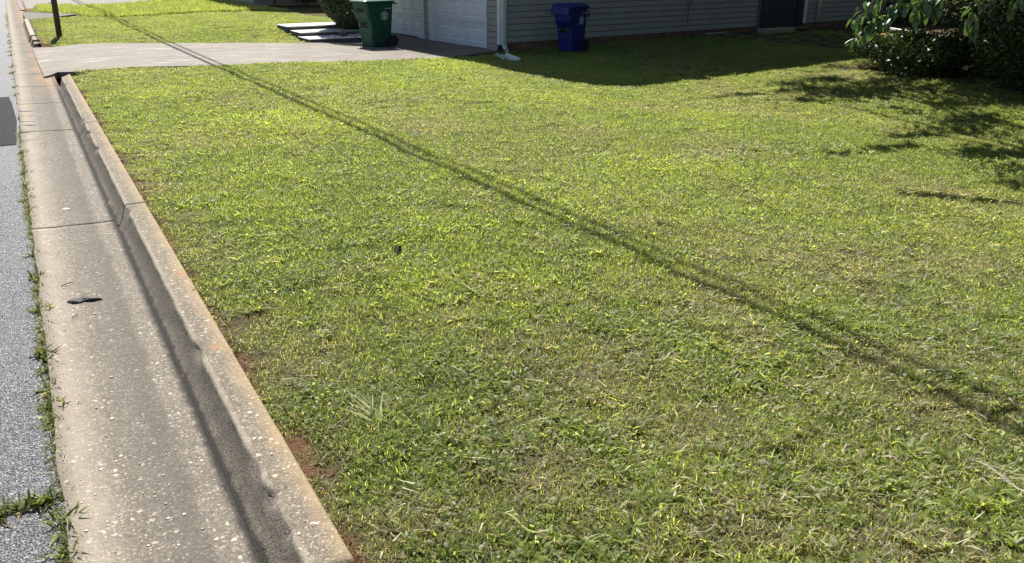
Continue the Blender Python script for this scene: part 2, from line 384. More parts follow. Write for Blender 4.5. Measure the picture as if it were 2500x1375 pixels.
# ---------------------------------------------------------------- gutter slabs
gut = empty('gutter', (.12, 0, 0), kind='structure')
def gslab(y0, y1):
    n = max(4, int((y1-y0)/.05)); ys = np.linspace(y0, y1, n)
    xs = np.array([-.135, -.13, -.06, 0, .06, .12, .18, .24, .30, .35, .41]); V = []; Fc = []; m = len(xs)
    for j, yy in enumerate(ys):
        e = (fbm(yy, 1, 3.5, 2, 4)-.5)*.035
        for i, xx in enumerate(xs):
            q = xx+(e if i < 2 else 0)+(e*.5 if i == 2 else 0)
            z = .004+.012*((.385-xx)/.5)**2+(fbm(q, yy, 7, 4, 3)-.5)*.006-(.10 if i == 0 else 0)
            ye = yy+((fbm(q, 0, 9, int(yy*3), 3)-.5)*.02 if j in (0, n-1) else 0)
            V.append((q-.12, ye, z))
    for j in range(n-1):
        for i in range(m-1): Fc.append((j*m+i, j*m+i+1, (j+1)*m+i+1, (j+1)*m+i))
    k = len(V)                       # end faces
    for j, s in ((0, 0), (n-1, 1)):
        base = len(V); V += [(V[j*m+i][0], V[j*m+i][1], -.1) for i in range(m)]
        for i in range(m-1): Fc.append((j*m+i, base+i, base+i+1, j*m+i+1) if s == 0 else (j*m+i+1, base+i+1, base+i, j*m+i))
    return MB().add(V, Fc).build('gutter_slab', M['gutter'], gut, smooth=True)
gj = [-3, -.6, 2.05, 6.42, 10.30, 12.35, 14.05, 15.6, 17.5, 19.45, 21.2, 23.6, 26.4, 29.6, 33, 37, 42, 48]
for a, c in zip(gj[:-1], gj[1:]): gslab(a+.006, c-.006)

# ---------------------------------------------------------------- curb blocks
def cblock(y0, y1, parent, x_off=0, zt=0, broken=0):
    prof = [(.582, -.1), (.583, .144), (.579, .1495), (.573, .1515), (.566, .152), (.480, .152), (.470, .1515), (.461, .1485), (.455, .142), (.451, .132), (.445, .11), (.430, .07), (.414, .033), (.402, .016), (.386, .0085), (.360, -.004), (.360, -.1)]
    n = max(5, int((y1-y0)/.03)); ys = np.linspace(y0, y1, n); V = []; Fc = []; m = len(prof)
    for j, yy in enumerate(ys):
        for i, (px, pz) in enumerate(prof):
            a = (vnoise(yy, i*.37, 7, 3)-.5)*.006+(vnoise(yy, i*.9, 22, 6)-.5)*.0035
            chip = 0
            if 5 <= i <= 9:
                cc = fbm(yy, 0, 5, 21, 3); chip = max(0, cc-.6)*.06
            dz = -chip*.6; dx = chip
            endr = min(yy-y0, y1-yy); er = max(0, .008-endr)*.5
            if broken and y1-yy < .10 and i > 2: dx += .03*(1-(y1-yy)/.10)
            skew = .55*(1-max(0, min(1, (px-.38)/.2)))*max(0, min(1, (yy-y1+.8)/.8)) if broken else 0
            V.append((px+x_off+dx+a*(1 if i > 5 else .25)-.5, yy-skew+(.02*(vnoise(px*8, pz*8, 5, 2)-.5) if j in (0, n-1) else 0), pz+zt+dz+a*.4-er))
    for j in range(n-1):
        for i in range(m-1): Fc.append((j*m+i, (j+1)*m+i, (j+1)*m+i+1, j*m+i+1))
    Fc.append(tuple(range(m))); Fc.append(tuple((n-1)*m+i for i in range(m))[::-1])
    return MB().add(V, Fc).build('curb_block', M['curb'], parent, smooth=True)
curb = empty('curb', (.5, 0, 0), kind='structure')
cj = [-3, 1.955, 6.26, 9.80, 14.16]
for k, (a, c) in enumerate(zip(cj[:-1], cj[1:])): cblock(a+.005, c-.005, curb, broken=(k == 3))
farcurb = empty('far_curb', (.5, 0, 0), kind='structure')
cblock(20.0, 20.5, farcurb, -.17, -.05); cblock(20.53, 21.5, farcurb, -.175, -.015); cblock(21.56, 27.3, farcurb, -.19, .0)
b = MB()
for i in range(190):          # exposed stone chips standing a little proud of the gutter and curb top
    if i < 150: x = random.uniform(-.11, .28); y = 1.9+5.5*random.random()**1.5; z = .006+.012*((.385-x)/.5)**2
    else: x = random.uniform(.47, .56); y = 1.6+5*random.random(); z = .1508
    r = .003+.009*random.random()**2.5; n = random.choice((5, 6, 7)); a0 = random.random()*6
    ring = [(x+r*random.uniform(.6, 1.1)*math.cos(a0+k*6.283/n), y+r*random.uniform(.6, 1.1)*math.sin(a0+k*6.283/n)) for k in range(n)]
    b.add([(p[0]-.12, p[1], z-.005) for p in ring]+[(x+(p[0]-x)*.7-.12, y+(p[1]-y)*.7, z+.0015) for p in ring],
          [tuple(n+k for k in range(n))]+[(k, (k+1) % n, n+(k+1) % n, n+k) for k in range(n)])
b.build('aggregate_stones', M['stonechip'], gut, kind='stuff')

# ---------------------------------------------------------------- driveway (three slabs)
def polyslab(name, P, zt, th, mat, parent=None, x0=None, x1=None, step=.5, **k):
    bm = bmesh.new(); bm.faces.new([bm.verts.new((x, y, 0)) for x, y in P])
    def cut(co, no, clear=False):
        g = bm.verts[:]+bm.edges[:]+bm.faces[:]
        bmesh.ops.bisect_plane(bm, geom=g, plane_co=co, plane_no=no, clear_outer=clear)
    if x0 is not None: cut((x0, 0, 0), (-1, 0, 0), True)
    if x1 is not None: cut((x1, 0, 0), (1, 0, 0), True)
    xs = [v.co.x for v in bm.verts]; ys = [v.co.y for v in bm.verts]
    for q in np.arange(math.floor(min(xs)/step)*step, max(xs), step): cut((q, 0, 0), (1, 0, 0))
    for q in np.arange(math.floor(min(ys)/step)*step, max(ys), step): cut((0, q, 0), (0, 1, 0))
    bmesh.ops.recalc_face_normals(bm, faces=bm.faces)
    if bm.faces[:][0].normal.z < 0: bmesh.ops.reverse_faces(bm, faces=bm.faces)
    for v in bm.verts: v.co.z = zt(v.co.x, v.co.y)
    r = bmesh.ops.extrude_face_region(bm, geom=bm.faces[:])
    lower = [f for f in bm.faces if f not in r['geom']]
    for v in [g for g in r['geom'] if isinstance(g, bmesh.types.BMVert)]: pass
    old = [v for v in bm.verts if v not in r['geom']]
    for v in old: v.co.z -= th
    bmesh.ops.recalc_face_normals(bm, faces=bm.faces)
    me = bpy.data.meshes.new(name); bm.to_mesh(me); bm.free(); me.materials.append(mat)
    return tag(link(bpy.data.objects.new(name, me), parent), **k)
drv = empty('driveway', (0, 0, 0), kind='structure')
for a, c in ((None, 7.595), (7.605, None)): polyslab('driveway_slab', DRIVE, zd, .10, M['drive'], drv, a, c)
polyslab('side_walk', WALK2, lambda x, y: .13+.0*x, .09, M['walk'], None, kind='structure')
polyslab('far_driveway', DRIVE2, lambda x, y: min(.15, .03+.2*(x-.25)) if x < .9 else float(zbase(x, y))+.02, .12, M['drive'], None, kind='structure')

# ---------------------------------------------------------------- house
house = empty('house', (HC[0], HC[1], -.22), HA, label='grey vinyl sided house with two white garage doors beside the lawn', cat='house')
Z0 = .22     # local z of world 0
def hb(name, mat, x0, x1, y0, y1, z0, z1, bevel=0, parent=house, **k):
    return MB().box(x0, x1, y0, y1, z0+Z0, z1+Z0).build(name, mat, parent, bevel=bevel, **k)
TH = 6.45
hb('wall', M['foundation'], .02, 10.3, .02, 8.6, -.045, TH)            # sheathing core
hb('wall', M['foundation'], 10.32, 15.5, .02, 6, -.045, 2.6)
hb('foundation', M['foundation'], .03, 15.5, .012, 8.5, -.6, -.047)
def board_mesh(L, h=.1295):
    p = [(0, 0), (-.018, 0), (-.019, .005), (-.018, h*.44), (-.0115, h*.47), (-.0125, h*.52), (-.008, h-.013), (.008, h-.011), (.009, h-.001), (.012, h-.001), (.012, 0)]
    V = []; Fc = []; m = len(p)
    for xx in (0, L): V += [(xx, a, c) for a, c in p]
    for i in range(m): Fc.append((i, (i+1) % m, m+(i+1) % m, m+i))
    Fc += [tuple(range(m))[::-1], tuple(range(m, 2*m))]
    return MB().add(V, Fc).mesh('siding_board', M['siding'])
def boards(L, n, x, y, z, rot=0, jit=.0008):
    me = board_mesh(L)
    for i in range(n):
        o = link(bpy.data.objects.new('siding_board', me), house)
        o.location = (x, y, z+Z0+i*.1295); o.rotation_euler = (random.uniform(-jit, jit), random.uniform(-jit, jit)*.3, rot)
ZB = -.045
boards(8.24, 16, .08, .018, ZB)                    # side wall up to the door head
boards(10.2, 34, .08, .018, ZB+16*.1295)
boards(5.0, 16, 10.42, .018, ZB); boards(5.0, 4, 10.42, .018, ZB+16*.1295)
hb('corner_trim', M['trim'], 10.24, 10.40, -.012, .018, ZB, 2.03)
hb('sheathing_strip', M['foundation'], .014, .019, .02, 8.5, -.20, -.05)
# front wall (faces the street, local -x): boards rotated -90 deg
def fboards(v0, v1, z, n):
    me = board_mesh(v1-v0)
    for i in range(n):
        o = link(bpy.data.objects.new('siding_board', me), house)
        o.location = (.012, v1, z+Z0+i*.1295); o.rotation_euler = (0, 0, -math.pi/2)
fboards(.09, .50, -.195, 16); fboards(3.05, 3.27, -.195, 16); fboards(5.47, 8.5, -.195, 16); fboards(.09, 8.5, 1.877+.1, 35)
hb('corner_trim', M['trim'], -.022, .016, -.020, .085, -.075, TH-.05, .004)
hb('corner_trim', M['trim'], .018, .078, -.020, .016, -.06, TH-.05, .004)
hb('door_casing', M['trim'], -.02, .03, .502, .548, -.205, 1.9, .003)
hb('door_casing', M['trim'], -.03, .03, 2.645, 2.75, -.215, 1.9, .004)
hb('door_casing', M['trim'], -.045, .03, 2.753, 2.99, -.215, 1.9, .006)
hb('door_casing', M['trim'], -.02, .03, 2.993, 3.045, -.20, 1.9, .003)
hb('door_casing', M['trim'], -.02, .03, 3.272, 3.295, -.20, 1.9, .003)
hb('door_casing', M['trim'], -.02, .03, 5.42, 5.465, -.20, 1.9, .003)
hb('door_casing', M['trim'], -.022, .03, .502, 5.465, 1.903, 1.985, .003)
# broken lower piece of siding at the corner
MB().add([(-.018, .11, .0), (-.018, .42, .0), (-.02, .46, .05), (-.02, .46, .09), (-.018, .13, .09), (.0, .11, .0), (.0, .42, .0), (.0, .46, .05), (.0, .46, .09), (.0, .13, .09)],
         [(0, 1, 2, 3, 4), (9, 8, 7, 6, 5), (0, 5, 6, 1), (1, 6, 7, 2), (3, 8, 9, 4), (4, 9, 5, 0)]).build('siding_scrap', M['siding'], house)
hb('corner_hole', M['cavity'], -.008, .010, -.01, .088, -.20, -.08)
def door_section(W_, H_, npan):
    b = MB(); g = .0; D = .0
    def q(x0, x1, z0, z1, dep=0): b.add([(dep, x0, z0), (dep, x1, z0), (dep, x1, z1), (dep, x0, z1)], [(3, 2, 1, 0)])
    mg = .085; gap = .075; pw = (W_-2*mg-(npan-1)*gap)/npan; zb, zt = .115, H_-.105
    # rails with shallow grooves
    def rail(z0, z1, grooves):
        zs = [z0]+sum([[gz-.004, gz, gz+.004] for gz in grooves], [])+[z1]
        ds = [0]+sum([[0, .012, 0] for _ in grooves], [])+[0]
        for i in range(len(zs)-1):
            b.add([(ds[i], 0, zs[i]), (ds[i], W_, zs[i]), (ds[i+1], W_, zs[i+1]), (ds[i+1], 0, zs[i+1])], [(3, 2, 1, 0)])
    rail(.004, zb, [.035, .075]); rail(zt, H_-.004, [H_-.07, H_-.035])
    xs = [0]
    for i in range(npan):
        x0 = mg+i*(pw+gap); x1 = x0+pw; q(xs[-1], x0, zb, zt); xs.append(x1)
        rings = [(0, 0), (.010, .016), (.024, .016), (.055, .002)]
        R = []
        for ins, dep in rings:
            R.append([(dep, x0+ins, zb+ins), (dep, x1-ins, zb+ins), (dep, x1-ins, zt-ins), (dep, x0+ins, zt-ins)])
        V = [p for r in R for p in r]; Fc = []
        for r in range(3):
            for k in range(4): Fc.append((r*4+(k+1) % 4, r*4+k, (r+1)*4+k, (r+1)*4+(k+1) % 4))
        Fc.append((15, 14, 13, 12)); b.add(V, Fc)
    q(xs[-1], W_, zb, zt)
    b.add([(0, 0, .004), (.04, 0, 0), (.04, W_, 0), (0, W_, .004)], [(3, 2, 1, 0)])
    b.add([(0, 0, H_-.004), (.04, 0, H_), (.04, W_, H_), (0, W_, H_-.004)], [(0, 1, 2, 3)])
    b.add([(.04, 0, 0), (.04, W_, 0), (.04, W_, H_), (.04, 0, H_)], [(0, 1, 2, 3)])
    return b.mesh('door_section', M['door'])
for v0, v1 in ((.55, 2.643), (3.297, 5.418)):
    d = empty('garage_door', (-.005, v0, -.195+Z0)); d.parent = house
    me = door_section(v1-v0, .522, 4)
    for i in range(4):
        o = link(bpy.data.objects.new('door_section', me), d); o.location = (0, 0, i*.522)
    MB().box(.003, .03, 0, v1-v0, -.018, -.002).build('bottom_seal', M['tyre'], d)
# side door, its frame and sill
sd = MB().box(8.40, 9.98, .0, .03, -.12+Z0, 2.0+Z0).build('side_door', M['darkdoor'], house)
MB().box(8.34, 8.397, -.03, .02, -.16+Z0, 2.02+Z0).build('frame', plain('dull_frame', (.16, .17, .18)), sd)
MB().box(9.985, 10.235, -.03, .02, -.16+Z0, 2.02+Z0).build('frame', M['darkdoor'], sd)
MB().box(8.34, 10.2, -.10, .0, -.17+Z0, -.125+Z0).build('sill', plain('door_sill', (.2, .21, .22)), sd)
# downspout at the corner with kick-out elbow
b = MB()
def ds_ring(cx, cy, cz, tilt):
    w, d = .052, .036; r = .012; pts = []
    for sx, sy in ((1, 1), (-1, 1), (-1, -1), (1, -1)):
        for k in range(3):
            a = math.atan2(sy, sx)-math.pi/4+k*math.pi/4
            pts.append((sx*(w-r)+r*math.cos(a), sy*(d-r)+r*math.sin(a)))
    return [(cx+p, cy+q*math.cos(tilt), cz+q*math.sin(tilt)) for p, q in pts]
rings = [ds_ring(.055, -.062, 6.3, 0)]+[ds_ring(.055, -.062, z, 0) for z in (.66, .655)]+[ds_ring(.055, -.062, z, 0) for z in (.20,)]
for k in range(1, 8):
    a = k/7*R_(62); rings.append(ds_ring(.055-.01*k/7, -.062-.14*(1-math.cos(a)), .20-.14*math.sin(a), a))
e = rings[-1]; rings.append([(x-.01, y-.07, z-.035) for x, y, z in e])
b.loft(rings, False); 
b.build('downspout', M['downspout'], house, smooth=True)
MB().box(-.003, .113, -.1, -.024, .655, .668).build('downspout_strap', M['downspout'], house, bevel=.003)
b = MB(); b.loft([[(x+10.88, y, z) for x, y, z in ds_ring(0, -.055, zz, 0)] for zz in (2.7, .19)], True)
b.build('downspout', M['trim'], house, smooth=True)
# roofs
def hip(name, x0, x1, y0, y1, z, rise):
    mx = (y1-y0)/2; yc = (y0+y1)/2
    V = [(x0, y0, z), (x1, y0, z), (x1, y1, z), (x0, y1, z), (x0+mx*.8, yc, z+rise), (x1-mx*.8, yc, z+rise)]
    V = [(a, c, d+Z0) for a, c, d in V]+[(a, c, d+Z0-.16) for a, c, d in V[:4]]
    MB().add(V, [(0, 1, 5, 4), (1, 2, 5), (2, 3, 4, 5), (3, 0, 4), (0, 6, 7, 1), (1, 7, 8, 2), (2, 8, 9, 3), (3, 9, 6, 0), (9, 8, 7, 6)]).build(name, M['shingle'], house)
hip('roof', -.42, 10.75, -.42, 9.1, TH+.16, 1.6); hip('roof', 10.77, 15.9, -.3, 6.4, 2.75, .9)
# cable and hose hook on the side wall
b = MB(); cx = 5.68; b.tube([(cx, -.02, Z0+.12), (cx, -.02, Z0+.5), (cx+.01, -.02, Z0+.75)], .006, 6)
pts = [(cx+.1*math.cos(a), -.03, Z0+.68+.12*math.sin(a)) for a in np.linspace(-3.6, .5, 18)]
b.tube(pts, .005, 6); b.build('cable', M['wire'], house, smooth=True)
b = MB(); pts = [(2.45+.03*math.cos(a), -.035, Z0+.50+.04*math.sin(a)) for a in np.linspace(-1.2, 4.6, 14)]
b.tube(pts, .008, 6); b.box(2.44, 2.46, -.045, -.0, Z0+.42, Z0+.47); b.build('hose_hook', M['wire'], house, smooth=True)
# concrete stoop, planks, splash block
ss = empty('door_step', (*hp(8.62, -.45), -.28), HA, label='low concrete step lying below the dark side door', cat='step')
MB().box(-.55, .55, -.18, .18, .0, .2).build('slab', M['plank'], ss, bevel=.01)
for u_, v_, L_, a_, lab in ((6.1, -.05, .75, .05, 'weathered board lying at the foundation near the dark side door'),):
    o = MB().box(-L_/2, L_/2, -.05, .05, 0, .03).build('plank', M['plank'], None, label=lab, cat='plank')
    px, py = hp(u_+.5, v_-.12); o.location = (px, py, float(zf(px, py))+.05); o.rotation_euler = (0, .0, HA+a_)
sp = empty('splash_block', (8.75, 16.17, float(zf(8.7, 15.9))+.015), R_(-106), label='pale green splash tray under the corner downspout', cat='splash block')
V = []; Fc = []; n = 9
for i in range(n):
    t = i/(n-1); w = .11+.07*t; x = t*.98
    for yy, zz in ((-w, .055), (-w+.018, .055), (-w+.03, .018), (w-.03, .018), (w-.018, .055), (w, .055)): V.append((x, yy, zz-.01*t))
for i in range(n-1):
    for k in range(5): Fc.append((i*6+k, (i+1)*6+k, (i+1)*6+k+1, i*6+k+1))
o = MB().add(V, Fc).build('tray', M['downspout'], sp); md = o.modifiers.new('s', 'SOLIDIFY'); md.thickness = .012; md.offset = -1
for s_ in (1, -1):
    MB().box(.0, .97, s_*.145-.006, s_*.145+.006, -.02, .03).build('side_rib', M['downspout'], sp)

# ---------------------------------------------------------------- wheelie bins
def rrect(x0, x1, y0, y1, r, n=4):
    P = []
    for cx, cy, a0 in ((x1-r, y1-r, 0), (x0+r, y1-r, 90), (x0+r, y0+r, 180), (x1-r, y0+r, 270)):
        for k in range(n+1):
            a = R_(a0+90*k/n); P.append((cx+r*math.cos(a), cy+r*math.sin(a)))
    return P
def make_bin(mat, loc, rz, label, sx=1, sy=1, hood=False):
    t = empty('wheeled_bin', loc, rz, label=label, cat='bin', group='wheeled bins by the garage')
    t.scale = (sx, sy, .92)
    yn = lambda z: .065*(1-z/.98)
    b = MB(); rings = []
    for z, xf, xb in ((.015, .15, .60), (.03, .14, .615), (.40, .105, .635), (.56, .085, .645), (.66, .03, .652), (.74, .012, .656), (.95, 0, .665), (.985, 0, .665)):
        rings.append([(x, y, z) for x, y in rrect(xf, xb, yn(z), .58-yn(z), .045)])
    b.loft(rings); b.build('body', mat, t, smooth=False, bevel=.0)
    # side relief: slanting shoulder on each side
    for s in (0, 1):
        bb = MB(); f = (lambda y: y) if s == 0 else (lambda y: .58-y)
        poly = [(.02, .93), (.20, .93), (.20, .60), (.28, .50), (.28, .06), (.20, .06), (.16, .45), (.06, .66)]
        V = [(x, f(yn(z)-.010), z) for x, z in poly]+[(x, f(yn(z)+.01), z) for x, z in poly]; k = len(poly)
        bb.add(V, [tuple(range(k)), tuple(range(k, 2*k))[::-1]]+[(i, k+i, k+(i+1) % k, (i+1) % k) for i in range(k)])
        bb.build('side_relief', mat, t, bevel=.008)
    # lip, lid, raised lid panels, handle
    b = MB(); b.loft([[(x, y, z) for x, y in rrect(-.012, .677, -.012, .592, .05)] for z in (.955, .99)]); b.build('rim', mat, t, bevel=.004)
    lid = MB(); fr = -.07
    lid.loft([[(x, y, z) for x, y in rrect(fr+i, .70-i, -.03+i, .61-i, .05)] for z, i in ((.992, .0), (1.012, -.004), (1.03, .004), (1.05, .035), (1.058, .08))])
    lid = lid.build('lid', mat, t, smooth=False, bevel=.003)
    MB().loft([[(x, y, z) for x, y in rrect(.02, .30, .06, .52, .06)] for z in (1.05, 1.072)]).build('lid_panel', mat, lid, bevel=.008)
    MB().loft([[(x, y, z) for x, y in rrect(.36, .60, .06, .52, .05)] for z in (1.05, 1.066)]).build('lid_panel', mat, lid, bevel=.006)
    if hood:
        MB().add([(-.10, .0, .84), (-.10, .58, .84), (-.075, .58, 1.0), (-.075, .0, 1.0), (.0, 0, .82), (.0, .58, .82), (.0, .58, 1.0), (.0, 0, 1.0)],
                 [(0, 3, 2, 1), (4, 5, 6, 7), (0, 4, 7, 3), (1, 2, 6, 5), (0, 1, 5, 4), (3, 7, 6, 2)]).build('front_lip', mat, t, bevel=.01)
    b = MB()
    for y in (.06, .29, .52): b.box(.65, .765, y-.015, y+.015, .955, .985)
    b.tube([(.765, .03, .965), (.765, .55, .965)], .019, 10); b.build('handle', mat, t, smooth=False)
    # front lift pocket with metal bar
    MB().box(.065, .13, .17, .41, .44, .55).build('lift_pocket', M['tyre'], t, bevel=.01)
    MB().tube([(.075, .14, .50), (.075, .44, .50)], .010, 8).build('lift_bar', M['metal'], t, smooth=True)
    MB().box(.0, .03, .14, .44, .78, .87).build('grip_recess', M['tyre'] if not hood else mat, t, bevel=.01)
    for y in (.02, .56):
        w = MB(); n = 24
        R = [[(.62+r*math.cos(2*math.pi*k/n), y+dy, .135+r*math.sin(2*math.pi*k/n)) for k in range(n)] for r, dy in ((.03, -.035), (.095, -.035), (.13, -.028), (.135, -.012), (.135, .012), (.13, .028), (.095, .035), (.03, .035))]
        w.loft(R); wo = w.build('wheel', M['tyre'], t, smooth=True)
        sd_ = -1 if y < .3 else 1
        h = MB(); h.tube([(.62, y+sd_*.03, .135), (.62, y+sd_*.042, .135)], .045, 14); h.build('hub', plain('hub_black', (.035, .035, .035), .5), wo)
    MB().tube([(.62, .03, .135), (.62, .55, .135)], .014, 8).build('axle', M['metal'], t)
    # printed emblem and serial on the side
    ex, ez = .44, .70; e = MB()
    def P(x, z): return (x, yn(z)-.0035, z)
    def annulus(r0, r1, a0=0, a1=360, n=40, cx=ex, cz=ez):
        V = []; Fc = []
        for k in range(n+1):
            a = R_(a0+(a1-a0)*k/n); V += [P(cx+r0*math.cos(a), cz+r0*math.sin(a)), P(cx+r1*math.cos(a), cz+r1*math.sin(a))]
            if k: Fc.append((2*k-2, 2*k-1, 2*k+1, 2*k))
        e.add(V, Fc)
    annulus(.088, .095); annulus(.056, .060)
    for k in range(26):
        if k in (0, 13, 25): continue
        a = k*360/26; annulus(.066, .082, a+2, a+10.5, 2)
    for k, (r0, r1, a0, a1) in enumerate(((.030, .043, 40, 200), (.014, .026, 10, 170), (.034, .047, 235, 320), (.004, .014, 180, 360), (.020, .030, 250, 350))): annulus(r0, r1, a0, a1, 10)
    e.add([P(ex-.035, ez-.03), P(ex+.03, ez-.035), P(ex+.01, ez-.012), P(ex-.01, ez-.015)], [(0, 1, 2, 3)])
    e.add([P(ex+.0, ez+.03), P(ex+.03, ez+.005), P(ex+.038, ez+.03), P(ex+.02, ez+.045)], [(0, 1, 2, 3)])
    e.build('emblem', M['whitepaint'], t)
    s = MB(); x = .45
    for w_ in (.012, .010, .012, 0, .012, .009, .012, .011, .012, .010):
        if w_:
            s.add([P(x, .852), P(x+w_, .852), P(x+w_, .872), P(x, .872)], [(0, 1, 2, 3)])
        x += .0155
    s.build('serial_print', M['whitepaint'], t)
    return t
g1 = make_bin(M['greenbin'], (6.50, 17.90, zd(6.8, 18)), R_(13), 'dark green wheeled trash bin standing on the driveway')
b1 = make_bin(M['bluebin'], (10.22, 15.83, float(zf(10.3, 16))+.01), R_(17), 'deep blue wheeled recycling bin in the shade against the side wall', .86, .84, True)
o = MB().add([(0, 0, 0), (.05, .02, .012), (.09, 0, .004), (.05, -.03, .0), (.02, .05, .02)], [(0, 3, 2, 1), (0, 1, 4)]).build('fallen_leaf', plain('yellow_leaf', (.5, .55, .05)), None, label='yellow green leaf lying on the lid of the green bin', cat='leaf')
o.location = (6.65, 18.3, zd(6.8, 18)+.99)

# ---------------------------------------------------------------- steps, border stones, ornament
st = empty('garden_steps', (6.42, 19.35, -.1), R_(1.5), label='three low white concrete steps beside the driveway and shrub', cat='steps')
for x0, x1, y0, y1, zt in STEPS:
    MB().box(x0-6.2, x1-6.2, y0-19.35-.012, y1-19.35+.03, zt+.1-.022, zt+.1).build('step', M['step'], st, bevel=.008)
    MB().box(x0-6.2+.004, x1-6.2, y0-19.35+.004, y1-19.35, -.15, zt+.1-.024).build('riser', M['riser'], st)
def rock(x, y, r, z=None, name='border_stone', **k):
    bm = bmesh.new(); bmesh.ops.create_icosphere(bm, subdivisions=2, radius=r)
    s = random.random()*50
    for v in bm.verts:
        q = 1+.35*(vnoise(v.co.x/r+s, v.co.y/r+v.co.z/r*1.7, 1.3)-.5); v.co = Vector((v.co.x*q*1.15, v.co.y*q, v.co.z*q*.65))
    me = bpy.data.meshes.new(name); bm.to_mesh(me); bm.free(); me.materials.append(M['rock'])
    o = link(bpy.data.objects.new(name, me)); zz = z if z is not None else -.1
    o.location = (x, y, zz+r*.3); o.rotation_euler = (0, 0, random.random()*6); return tag(o, **k)
for i in range(16):
    t = i/15; x = 6.30+1.0*t+random.uniform(-.06, .06); y = 19.48+.25*t+random.uniform(0, .22)
    rock(x, y, random.uniform(.05, .085), -.13, label='%s small dark border stone under the clipped shrub, counting from the white steps' % ORD[i], cat='stone', group='border stones under the shrub')
for i, (x, y) in enumerate(((6.35, 20.0), (6.45, 20.3), (6.55, 20.6), (6.4, 19.75))):
    rock(x+.15, y, .10, .03*i-.06, label='%s larger dark stone on the right side of the white steps, counting from the lawn' % ORD[i], cat='stone', group='stones beside the steps')
orn = empty('garden_ornament', (6.74, 19.50, -.13), R_(200), label='small weathered bird shaped garden ornament behind the green bin', cat='ornament')
def ell(cx, cy, cz, rx, ry, rz_, n=10, m=7):
    rings = []
    for j in range(m):
        p = -math.pi/2+.12+(math.pi-.24)*j/(m-1); rings.append([(cx+rx*math.cos(p)*math.cos(2*math.pi*k/n), cy+ry*math.cos(p)*math.sin(2*math.pi*k/n), cz+rz_*math.sin(p)) for k in range(n)])
    return rings
MB().loft(ell(0, 0, .075, .12, .07, .075)).build('body', M['ornament'], orn, smooth=True)
MB().loft(ell(-.09, 0, .16, .045, .04, .042)).build('head', M['ornament'], orn, smooth=True)
MB().tube([(.09, 0, .09), (.12, 0, .15), (.125, 0, .20)], [.025, .018, .008], 8).build('tail', M['ornament'], orn, smooth=True)

# ---------------------------------------------------------------- posts, wires
p = empty('timber_post', (.80, 21.05, .11), R_(4), label='brown timber post standing in the grass beyond the driveway', cat='post')
p.rotation_euler = (0, R_(1.2), R_(4))
MB().box(-.052, .052, -.052, .052, -.15, 1.28).build('shaft', M['post'], p, bevel=.006)
MB().add([(-.052, -.052, 1.281), (.052, -.052, 1.281), (.052, .052, 1.281), (-.052, .052, 1.281), (0, 0, 1.31)], [(3, 2, 1, 0), (0, 1, 4), (1, 2, 4), (2, 3, 4), (3, 0, 4)]).build('cap', M['post'], p)
p2 = empty('marker_post', (1.45, 37.6, .1), 0, label='grey post standing beside the far pale driveway', cat='post')
MB().box(-.07, .07, -.07, .07, -.1, 1.2).build('shaft', M['downspout'], p2, bevel=.008)
MB().box(-.08, .08, -.08, .08, 1.201, 1.23).build('cap', M['downspout'], p2, bevel=.004)
for dx, r, lab in ((0, .032, 'thicker'), (.21, .023, 'thinner')):
    pts = []
    for i in range(41):
        y = -14+62*i/40; t = i/40
        pts.append((4.28+dx*.8-.030*(y-4)+ (.0004*(y-17)**2), y, 7.9-1.0*(1-(2*t-1)**2)+dx*.3))
    MB().tube(pts, r, 6).build('overhead_wire', M['wire'], None, label=lab+' black overhead cable strung along the street above the lawn', cat='wire', group='overhead cables')
for y, x in ((48.1, 3.35), (-14.1, 5.3)):
    u_ = empty('utility_pole', (x, y, 0), label='wooden utility pole '+('far up' if y > 0 else 'behind the viewer on')+' the street', cat='pole')
    MB().tube([(0, 0, -.5), (0, 0, 9)], [.15, .11], 12).build('shaft', M['bark'], u_, smooth=True)
    MB().box(-.8, .8, -.05, .05, 8.0, 8.12).build('crossarm', M['bark'], u_)

# ---------------------------------------------------------------- foliage builders
def leaf_cloud(P, N, size, jitter=.6, aspect=.5, droop=0):
    """two-triangle leaves at points P with preferred normal N"""
    n = len(P); nn = N+rng.normal(0, jitter, (n, 3)); nn /= np.linalg.norm(nn, axis=1)[:, None]
    a = rng.normal(0, 1, (n, 3)); a[:, 2] -= droop; a -= nn*(a*nn).sum(1)[:, None]; a /= np.linalg.norm(a, axis=1)[:, None]
    b_ = np.cross(nn, a); s = size*rng.uniform(.6, 1.3, (n, 1))
    V = np.stack([P-a*s*.5, P+b_*s*aspect*.5+nn*s*.06, P+a*s*.5, P-b_*s*aspect*.5+nn*s*.06], 1).reshape(-1, 3)
    F = np.arange(4*n).reshape(n, 4); return V, F, np.repeat(rng.random(n), 4)
def crown(name, parent, centre, rad, n, size, mat, lobes=9, shell=.45, seed=0, zmin=None, squash=1, **k):
    r = np.random.default_rng(seed+5); c = np.array(centre, float); rad = np.array(rad, float)
    L = r.normal(0, 1, (lobes, 3)); L /= np.linalg.norm(L, axis=1)[:, None]; L = L*r.uniform(.45, .75, (lobes, 1)); lr = r.uniform(.38, .62, lobes)
    i = r.integers(0, lobes, n); d = r.normal(0, 1, (n, 3)); d /= np.linalg.norm(d, axis=1)[:, None]
    q = (shell+(1-shell)*r.random(n)**.5)[:, None]; P = (L[i]+d*lr[i][:, None]*q)*rad+c
    if zmin is not None: P = P[P[:, 2] > zmin]; d = d[:len(P)]
    V, F, bd = leaf_cloud(P, d[:len(P)], size, .7, .55, .5)
    o = bpy.data.objects.new(name, quads_mesh(name, V, F, mat, {'bid': bd})); link(o, parent); return tag(o, **k)

